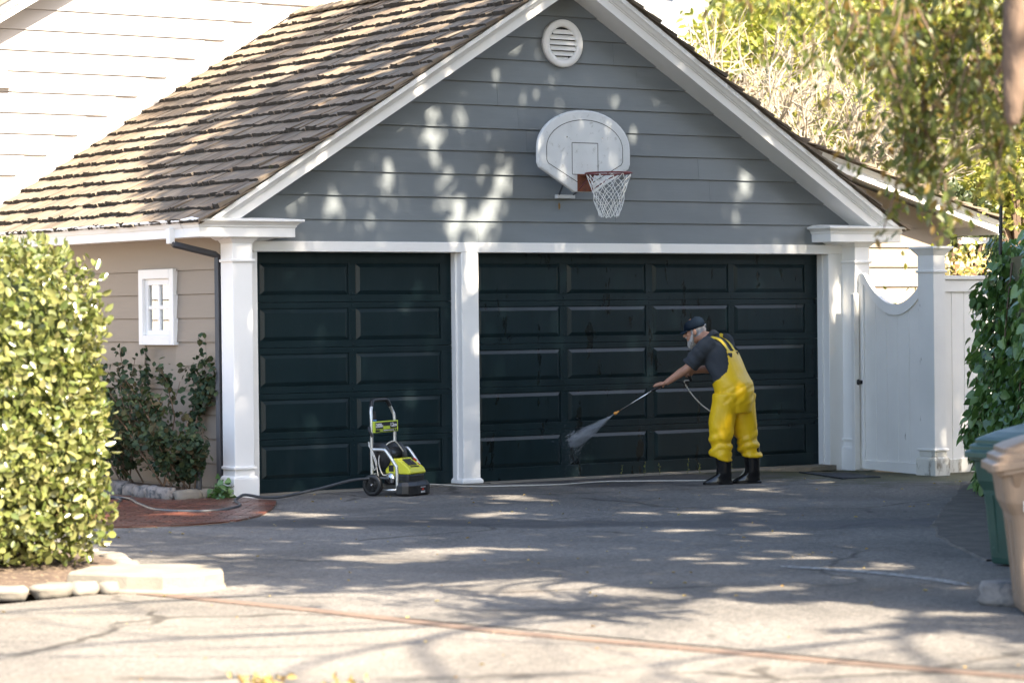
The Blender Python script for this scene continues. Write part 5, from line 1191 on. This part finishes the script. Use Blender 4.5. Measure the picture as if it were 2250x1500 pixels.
ell_o(m, H(.078,0,.032), (hf*.022,hl*.055,hu*.012))                              # brow
for s in (-1,1): ell_o(m, H(-.005,s*.080,-.012), (hf*.020,hl*.010,hu*.034)); ell_o(m, H(.066,s*.034,-.022), (hf*.022,hl*.022,hu*.020))
m.tube([H(-.03,0,-.05), (-.225,.165,1.425), (-.175,.13,1.37)], [.058,.062,.075], 14)
SH = Vector((-.13,.12,1.355)); LS = SH+LD_*.165; RS = SH-LD_*.165+Vector((0,0,.03))
m.loft([ring((.02,0,.93), LD_*.15, FD*.10), ring((-.04,.05,1.10), LD_*.155, FD*.105), ring((-.09,.09,1.25), LD_*.17, FD*.11), ring((-.14,.12,1.37), LD_*.14, FD*.08)], True)
LE, LW = Vector((-.425,.02,1.135)), Vector((-.635,.115,.985)); RE, RW = Vector((-.17,.40,1.12)), Vector((-.40,.26,1.095))
limb(m, [LS, (LS+LE)/2, LE, LE*.65+LW*.35, LW], [.060,.050,.043,.042,.028]); limb(m, [RS, (RS+RE)/2, RE, RE*.6+RW*.4, RW], [.060,.050,.043,.040,.028])
for A, B, F_ in (((-.04,-.06,.93),(-.119,-.06,.46),(-.090,-.055,.12)),((.08,.07,.93),(.146,.11,.46),(.212,.11,.12))): limb(m, [A, (Vector(A)+Vector(B))/2, B, F_], [.070,.068,.052,.035])
# hands closing on the gun
G0, G1, G2 = Vector((-.37,.245,1.135)), Vector((-.745,.165,.925)), Vector((-1.107,.30,.700))   # stock end, front grip, nozzle
gd = (G1-G0).normalized()
def hand(m, wrist, grip, ax, back, thumb):
    """palm from wrist to the back of the grip, fingers curling round the bar (axis ax, radius .017)"""
    side = ax.normalized(); bk = (back-side*back.dot(side)).normalized(); th_ = side.cross(bk)
    pc = grip+bk*.028; m.loft([ring(wrist, side*.030, bk*.019, 12), ring((wrist*1+pc)/2, side*.036, bk*.019, 12), ring(pc, side*.041, bk*.017, 12), ring(pc+(pc-wrist).normalized()*.028, side*.038, bk*.013, 12)], True)
    for i, (o, ln) in enumerate(((-.031,.95),(-.010,1.05),(.011,1.0),(.031,.82))):
        pts = []
        for k in range(7):
            a = -.1+(2.9*ln)*k/6*thumb; r_ = .029; pts.append(grip+side*o+bk*(r_*math.cos(a))+th_*(r_*math.sin(a)))
        m.tube(pts, [.0105,.0105,.010,.0095,.009,.0085,.007], 8)
    tp = [pc-side*.036+th_*.004*thumb, grip-side*.048-th_*.018*thumb+bk*.016, grip-side*.040-th_*.030*thumb, grip-side*.022-th_*.030*thumb-bk*.012]
    m.tube(bez(tp, 3), [.0125]*4+[.0115]*3+[.010]*3, 8)
hand(m, LW, G0+gd*.385, gd, Vector((.15,-.25,.9)), 1); hand(m, RW, G0+gd*.045+Vector((0,0,-.02)), Vector((.35,0,.9)), Vector((.5,.3,.1)), -1)
bm_body = m; bm_body.v = [tuple(PM @ Vector(v)) for v in bm_body.v]
pobj('body', remesh(bm_body, .0065, 3, 'skin'))
# ---- hair, beard, cap, glasses
def displace(me, fn):
    n = len(me.vertices); co = np.empty(n*3, np.float32); no = np.empty(n*3, np.float32); me.vertices.foreach_get('co', co); me.vertex_normals.foreach_get('vector', no)
    co = co.reshape(-1,3); no = no.reshape(-1,3); f = np.array([fn(Vector(c)) for c in co], np.float32); me.vertices.foreach_set('co', (co+no*f[:,None]).ravel()); me.update(); return me
def lump(me, amp, sc):
    return displace(me, lambda c: amp*noise.noise(c*sc))
m = MB(); ell_o(m, H(-.022,0,.008), (hf*.090,hl*.084,hu*.098)); 
for s in (-1,1): ell_o(m, H(.022,s*.074,.0), (hf*.014,hl*.012,hu*.040)); ell_o(m, H(-.055,s*.050,-.045), (hf*.040,hl*.035,hu*.045))
m.v = [tuple(PM @ Vector(v)) for v in m.v if True]; pobj('hair', lump(remesh(m, .006, 2, 'hair'), .005, 70))
m = MB(); ell_o(m, H(.050,0,-.110), (hf*.046,hl*.052,hu*.050)); ell_o(m, H(.070,0,-.125), (hf*.030,hl*.034,hu*.042)); ell_o(m, H(.094,0,-.050), (hf*.014,hl*.034,hu*.009))
for s in (-1,1): m.tube([H(.024,s*.073,-.03), H(.034,s*.066,-.07), H(.050,s*.045,-.105)], [.011,.018,.028], 10)
m.v = [tuple(PM @ Vector(v)) for v in m.v]; pobj('beard', lump(remesh(m, .005, 2, 'beard'), .006, 80))
m = MB(); rr_ = []
for k, (z, s) in enumerate(((.018,1.0),(.045,1.02),(.075,.98),(.10,.86),(.118,.62),(.128,.30),(.130,.05))): rr_.append([H(-.002+.107*s*math.cos(a), .089*s*math.sin(a), z+.012*math.cos(a)*-1) for a in [2*PI*j/24 for j in range(24)]])
m.loft(rr_, True)
bt = []
for i in range(9):
    t = -1+2*i/8; w = .072*t; bt.append([H(.092-.028*t*t, w, .030-.010*t*t), H(.160-.050*t*t, w*.86, .006-.016*t*t), H(.160-.050*t*t, w*.86, .002-.016*t*t), H(.090-.028*t*t, w, .024-.010*t*t)])
m.loft(bt, True); m.v = [tuple(PM @ Vector(v)) for v in m.v]; cap_ = m.build('cap', 'cap', person, True)
m = MB(); m.ell(tuple(PM @ H(-.002,0,.131)), (.007,.007,.005), 8, 5); m.build('button', 'cap', cap_, True)
m = MB(); m.tube([PM @ H(-.108,-.035,.035), PM @ H(-.112,0,.045), PM @ H(-.108,.035,.035)], .006, 6); m.build('strap', 'steel', cap_, True)
m = MB()
for s in (-1,1): ell_o(m, H(.084,s*.034,.006), (hf*.008,hl*.027,hu*.017)); m.tube([H(.080,s*.060,.012), H(.04,s*.080,.010), H(-.01,s*.084,.008)], .003, 6)
m.tube([H(.090,-.012,.010), H(.092,.012,.010)], .003, 6); m.v = [tuple(PM @ Vector(v)) for v in m.v]; m.build('glasses', 'glasses', person, True)
# ---- shirt
m = MB(); n = 24
m.loft([ring((.0,.0,.96), LD_*.185, FD*.145, n), ring((-.035,.035,1.06), LD_*.195, FD*.165, n), ring((-.075,.07,1.16), LD_*.20, FD*.170, n), ring((-.10,.095,1.27), LD_*.205, FD*.150, n), ring((-.125,.11,1.345), LD_*.195, FD*.115, n), ring((-.155,.125,1.40), LD_*.13, FD*.085, n), ring((-.19,.145,1.43), LD_*.082, FD*.076, n)], True)
d_ = (LE-LS).normalized(); limb(m, [LS+Vector((.03,.03,.0)), LS+d_*.02, LS+d_*.14, LS+d_*.27], [.085,.092,.085,.082]); d2 = (RE-RS).normalized(); limb(m, [RS-Vector((.03,.03,0)), RS+d2*.02, RS+d2*.14, RS+d2*.26], [.085,.09,.085,.08])
m.tube([Vector((-.165,.13,1.405)), Vector((-.205,.155,1.445))], [.088,.080], 16)
m.v = [tuple(PM @ Vector(v)) for v in m.v]; me = remesh(m, .011, 5, 'shirt')
iP = PM.inverted(); lsw, d_w = LS, d_
def shirt_folds(c):
    p = iP @ c; f = .007*noise.noise((p.x*6+p.z*9, p.y*6, p.z*5)) + .006*math.sin((p.z*1.0+p.x*.9)*48+3*noise.noise(p*5)) * (.4+.6*abs(noise.noise(p*4)))
    q = (p-lsw).dot(d_w)
    if q > .08 and p.x < -.26: f += .005*math.sin(q*75+p.y*20)
    return f
displace(me, shirt_folds)
shirt = pobj('shirt', me)
bvh = bvhtree.BVHTree.FromPolygons([tuple(iP @ v.co) for v in me.vertices], [tuple(p.vertices) for p in me.polygons])
# ---- overalls: trousers and bib in one surface, cut open at the front
m = MB(); n = 28
CEN = [(.70,(.045,-.0),.15,.125),(.80,(.04,-.0),.185,.155),(.90,(.025,.0),.205,.178),(.985,(.005,.01),.208,.184),(1.06,(-.035,.035),.213,.184),(1.16,(-.075,.07),.217,.188),(1.27,(-.10,.095),.220,.167),(1.33,(-.118,.107),.212,.140)]
m.loft([ring((c[0],c[1],z), LD_*a, FD*b, n) for z, c, a, b in CEN], True)
def trouser(A, K, Hm, r1, r2, r3, seed):
    A, K, Hm = Vector(A), Vector(K), Vector(Hm); P = bez([A, A*.5+K*.5+Vector((-.012,0,0)), K, Hm], 12); N_ = len(P); rr = []
    for i, p in enumerate(P):
        t = i/(N_-1); r_ = r1+(r2-r1)*min(1,t/.66) if t < .66 else r2+(r3-r2)*(t-.66)/.34
        bl = max(0, t-.55)/.45; k_ = 1+.10*bl*math.sin(i*1.05+seed)
        rr.append(ring(p+Vector((.010*bl*math.sin(i*.9+seed),0,0)), Vector((1,0,.30*bl*math.sin(i*.8+seed)))*r_*k_, Vector((0,1,.2*bl))*r_*.95, 22))
    m.loft(rr, True)
trouser((-.040,-.070,.88), (-.118,-.06,.46), (-.108,-.055,.255), .148, .108, .098, 1.0); trouser((.090,.070,.88), (.145,.11,.46), (.192,.112,.275), .145, .106, .094, 2.3)
m.v = [tuple(PM @ Vector(v)) for v in m.v]; me = remesh(m, .009, 4, 'yellow')
def overall_folds(c):
    p = iP @ c; low = max(0, min(1, (.60-p.z)/.22)); nz_ = noise.noise(p*3.3)
    w1 = math.sin((p.z*.55+p.x*1.0)*46+5*noise.noise(p*4)); w2 = math.sin((p.z*1.0-p.x*.35)*52+6*noise.noise((p.x*4+9, p.y*4, p.z*6)))
    ridge = lambda q: (abs(q)**.6)*(1 if q > 0 else -1)
    f = .007*noise.noise((p.x*7, p.y*7, p.z*4)) + .004*ridge(w1)*(.35+nz_) + low*(.013*noise.noise((p.x*5, p.y*5, p.z*12))+.007*ridge(w2))
    if .78 < p.z < .95: f += .005*math.sin((p.z-p.x*.9)*70+2*nz_)*(p.x > -.1)*.6
    return f
displace(me, overall_folds)
bm2 = bmesh.new(); bm2.from_mesh(me); kill = []
def bibhw(z):
    tb_ = [(.945,180),(.985,125),(1.03,84),(1.10,50),(1.165,38),(1.25,30),(1.30,26)]
    for (z0, a0), (z1, a1) in zip(tb_[:-1], tb_[1:]):
        if z < z1: return math.radians(a0+(a1-a0)*max(0,(z-z0))/(z1-z0))
    return math.radians(26)
for v in bm2.verts:
    p = iP @ v.co
    if p.z < .945: continue
    if p.z > 1.295: kill.append(v); continue
    for (z0, c0, a0, b0), (z1, c1, a1, b1) in zip(CEN[:-1], CEN[1:]):
        if z0 <= p.z <= z1: f = (p.z-z0)/(z1-z0); cu, cw, a, b = c0[0]+(c1[0]-c0[0])*f, c0[1]+(c1[1]-c0[1])*f, a0+(a1-a0)*f, b0+(b1-b0)*f
    d = Vector((p.x-cu, p.y-cw, 0)); an = abs(math.atan2(d.dot(LD_)/a, d.dot(-FD)/b))
    if an > bibhw(p.z): kill.append(v)
bmesh.ops.delete(bm2, geom=kill, context='VERTS'); bm2.to_mesh(me); bm2.free(); me.shade_smooth()
ov = pobj('overalls', me); sm_ = ov.modifiers.new('thickness', 'SOLIDIFY'); sm_.thickness = .006; sm_.offset = 1
# straps laid on the back and over the shoulders
def surf(u, z, dw=-1):
    h = bvh.ray_cast(Vector((u,-1.5,z)), Vector((0,1,0))); return h[0]
def ribbon(pts, w, mt, name, nrm=None):
    P = bez(pts, 6); rr = []; 
    for i, p in enumerate(P):
        t = (P[min(i+1,len(P)-1)]-P[max(i-1,0)]).normalized(); loc, no, _, _ = bvh.find_nearest(p); no = no if nrm is None else Vector(nrm); s = t.cross(no).normalized(); q = loc+no*.010 if nrm is None else p
        rr.append([q+s*w-no*.002, q+s*w+no*.002, q-s*w+no*.002, q-s*w-no*.002])
    m = MB(); m.loft(rr, True); m.v = [tuple(PM @ Vector(v)) for v in m.v]; return m.build(name, mt, ov)
def S_(u, z):
    q = surf(u, z); return q if q is not None else Vector((u,0,z))
ribbon([S_(-.020,1.26), S_(-.06,1.33), S_(-.10,1.385), Vector((-.17,.05,1.42)), Vector((-.22,.04,1.38)), Vector((-.27,.06,1.33))], .019, 'strap', 'shoulder_strap')
ribbon([S_(.045,1.27), S_(.00,1.34), S_(-.05,1.40), Vector((-.09,.22,1.45)), Vector((-.15,.30,1.43))], .019, 'strap', 'shoulder_strap')
m = PB_()
for u, z in ((-.022,1.255),(.045,1.265)):
    q = S_(u, z); m.box(q.x-.022,q.x+.022,q.y-.035,q.y-.015,z-.02,z+.022)
tag(m.build('buckles', 'black_plastic', ov, bevel=.004), kind='stuff')
# ---- boots
def boot(ax, ay, tx, lean, name='boot'):
    m = MB(); n = 18; top = Vector((ax+lean,ay,.38)); d = Vector((tx,0,0))
    sh = [ring(top, (.082,0,0), (0,.076,0), n), ring((ax+lean*.7,ay,.25), (.080,0,0), (0,.074,0), n), ring((ax+lean*.35,ay,.16), (.073,0,0), (0,.066,0), n), ring((ax-.004,ay,.10), (.076,0,0), (0,.062,0), n), ring((ax-.035,ay,.065), (.105,0,.0), (0,.050,0), n), ring((ax-.060,ay,.035), (.135,0,0), (0,.050,0), n), ring((ax-.062,ay,.012), (.138,0,0), (0,.051,0), n)]
    m.loft(sh, True); m.v = [tuple(PM @ Vector(v)) for v in m.v]; b = pobj(name, remesh(m, .008, 4, 'boot'))
    s = PB_(); s.loft([[Vector((ax-.062,ay,z))+Vector((math.cos(a)*.146*(1+.02*math.cos(2*a)), math.sin(a)*(.058-.008*(math.cos(a) > .2)), 0)) for a in [2*PI*k/24 for k in range(24)]] for z in (0,.022)], True); s.build('sole', 'boot', b, bevel=.004)
boot(-.085,-.055,1,-.01); boot(.205,.11,1,-.008)
# ================================================================== SPRAY WAND, HOSE, WATER
wand = empty('spray_wand', PM @ G1, 'black pressure-washer gun with thin steel lance held by the man', 'spray wand')
V3 = lambda p: PM @ Vector(p)
MB().tube([V3(G0-gd*.05), V3(G0), V3(G0+gd*.12), V3(G1+gd*.03)], [.016,.022,.018,.014], 10).build('gun_body', 'black_plastic', wand, True)
MB().tube([V3(G0+gd*.03), V3(G0+gd*.05+Vector((.015,0,-.06))), V3(G0+gd*.045+Vector((.03,0,-.115)))], [.019,.018,.017], 8).build('grip', 'black_plastic', wand, True)
MB().tube([V3(p) for p in (G0+gd*.06+Vector((0,0,-.02)), G0+gd*.13+Vector((0,0,-.05)), G0+gd*.12+Vector((.02,0,-.105)), G0+gd*.05+Vector((.03,0,-.11)))], .006, 6).build('trigger_guard', 'black_plastic', wand, True)
MB().tube([V3(G1+gd*.02), V3(G1*.5+G2*.5), V3(G2)], .0062, 8).build('lance', 'steel', wand, True)
ld = (G2-G1).normalized(); MB().tube([V3(G2-ld*.02), V3(G2), V3(G2+ld*.012), V3(G2+ld*.035)], [.008,.010,.016,.014], 10).build('nozzle', 'brass', wand, True)
hs = HP[:-2]+[tuple(V3(p)) for p in ((-.14,.42,.012),(.02,.34,.02),(.10,.30,.06),(.150,.27,.14),(.172,.25,.25),(.14,.30,.42),(-.02,.42,.58),(-.19,.40,.70),(-.30,.36,.79),(-.40,.30,.91),(-.445,.265,1.0))]+[tuple(V3(G0+gd*.045+Vector((.03,0,-.11))))]
tag(MB().tube(bez(hs, 7), .0062, 7).build('pressure_hose', 'hose_pale', smooth=True), 'pale grey pressure hose running from the washer over the drive to the gun', 'hose')
noz = V3(G2+ld*.035); hit = Vector((3.60,-.01,.33)); sd_ = (hit-noz); fan_ = Vector((.12,.0,-.16)).normalized()
m = MB(); wr = random.Random(5)
for k in range(1100):
    w = max(-1, min(1, wr.gauss(0,.5))); e = noz+sd_*wr.uniform(.93,1.0)+fan_*(.11*w)+Vector((wr.gauss(0,.012),0,wr.gauss(0,.012))); t0 = wr.random()**.8; ln = wr.uniform(.03,.10)
    a = noz.lerp(e, t0); b = noz.lerp(e, min(1, t0+ln)); r_ = .0009*(1+t0*.6); s = Vector((r_,0,r_)); s2 = Vector((r_,0,-r_)); m.add([a, (a+b)/2+s, (a+b)/2+s2, (a+b)/2-s, b], [(0,1,2),(0,2,3),(0,3,1),(4,2,1),(4,3,2),(4,1,3)])
for k in range(700):
    c = hit+Vector((wr.gauss(0,.10), -abs(wr.gauss(0,.07)), wr.gauss(-.03,.14))); r_ = wr.uniform(.0008,.002); m.ell(c, (r_,r_,r_), 4, 3)
def spraymat():
    m_, nt, p, out = nodes('water_droplets'); p.inputs['Base Color'].default_value = (.85,.88,.92,1); p.inputs['Roughness'].default_value = .2; t = N(nt, 'ShaderNodeBsdfTransparent'); x = N(nt, 'ShaderNodeMixShader'); x.inputs[0].default_value = .5
    nt.links.new(t.outputs[0], x.inputs[1]); nt.links.new(p.outputs[0], x.inputs[2]); nt.links.new(x.outputs[0], out.inputs[0]); return m_
M['water'] = spraymat()
def mistmat(dens):
    m_, nt, p, out = nodes('water_mist'); nt.nodes.remove(p); v = N(nt, 'ShaderNodeVolumePrincipled'); v.inputs['Color'].default_value = (.9,.93,.96,1); v.inputs['Density'].default_value = dens; v.inputs['Anisotropy'].default_value = .1
    nt.links.new(v.outputs[0], out.inputs['Volume']); return m_
M['mist'] = mistmat(6.)
sp = empty('water_spray', noz, 'fan of water spraying from the lance against the wide door', 'water spray', kind='stuff')
m.build('droplets', 'water', sp)
m = MB(); side = sd_.cross(fan_).normalized(); rr = []
for t, q in ((.02,.02),(.2,.2),(.4,.4),(.6,.56),(.75,.62),(.88,.55),(.96,.38),(.99,.15)): rr.append(ring(noz+sd_*t, fan_*(.004+.12*q), side*(.003+.025*q), 16))
m.loft(rr, True); m.build('mist', 'mist', sp)
bpy.data.scenes.remove(TMP)
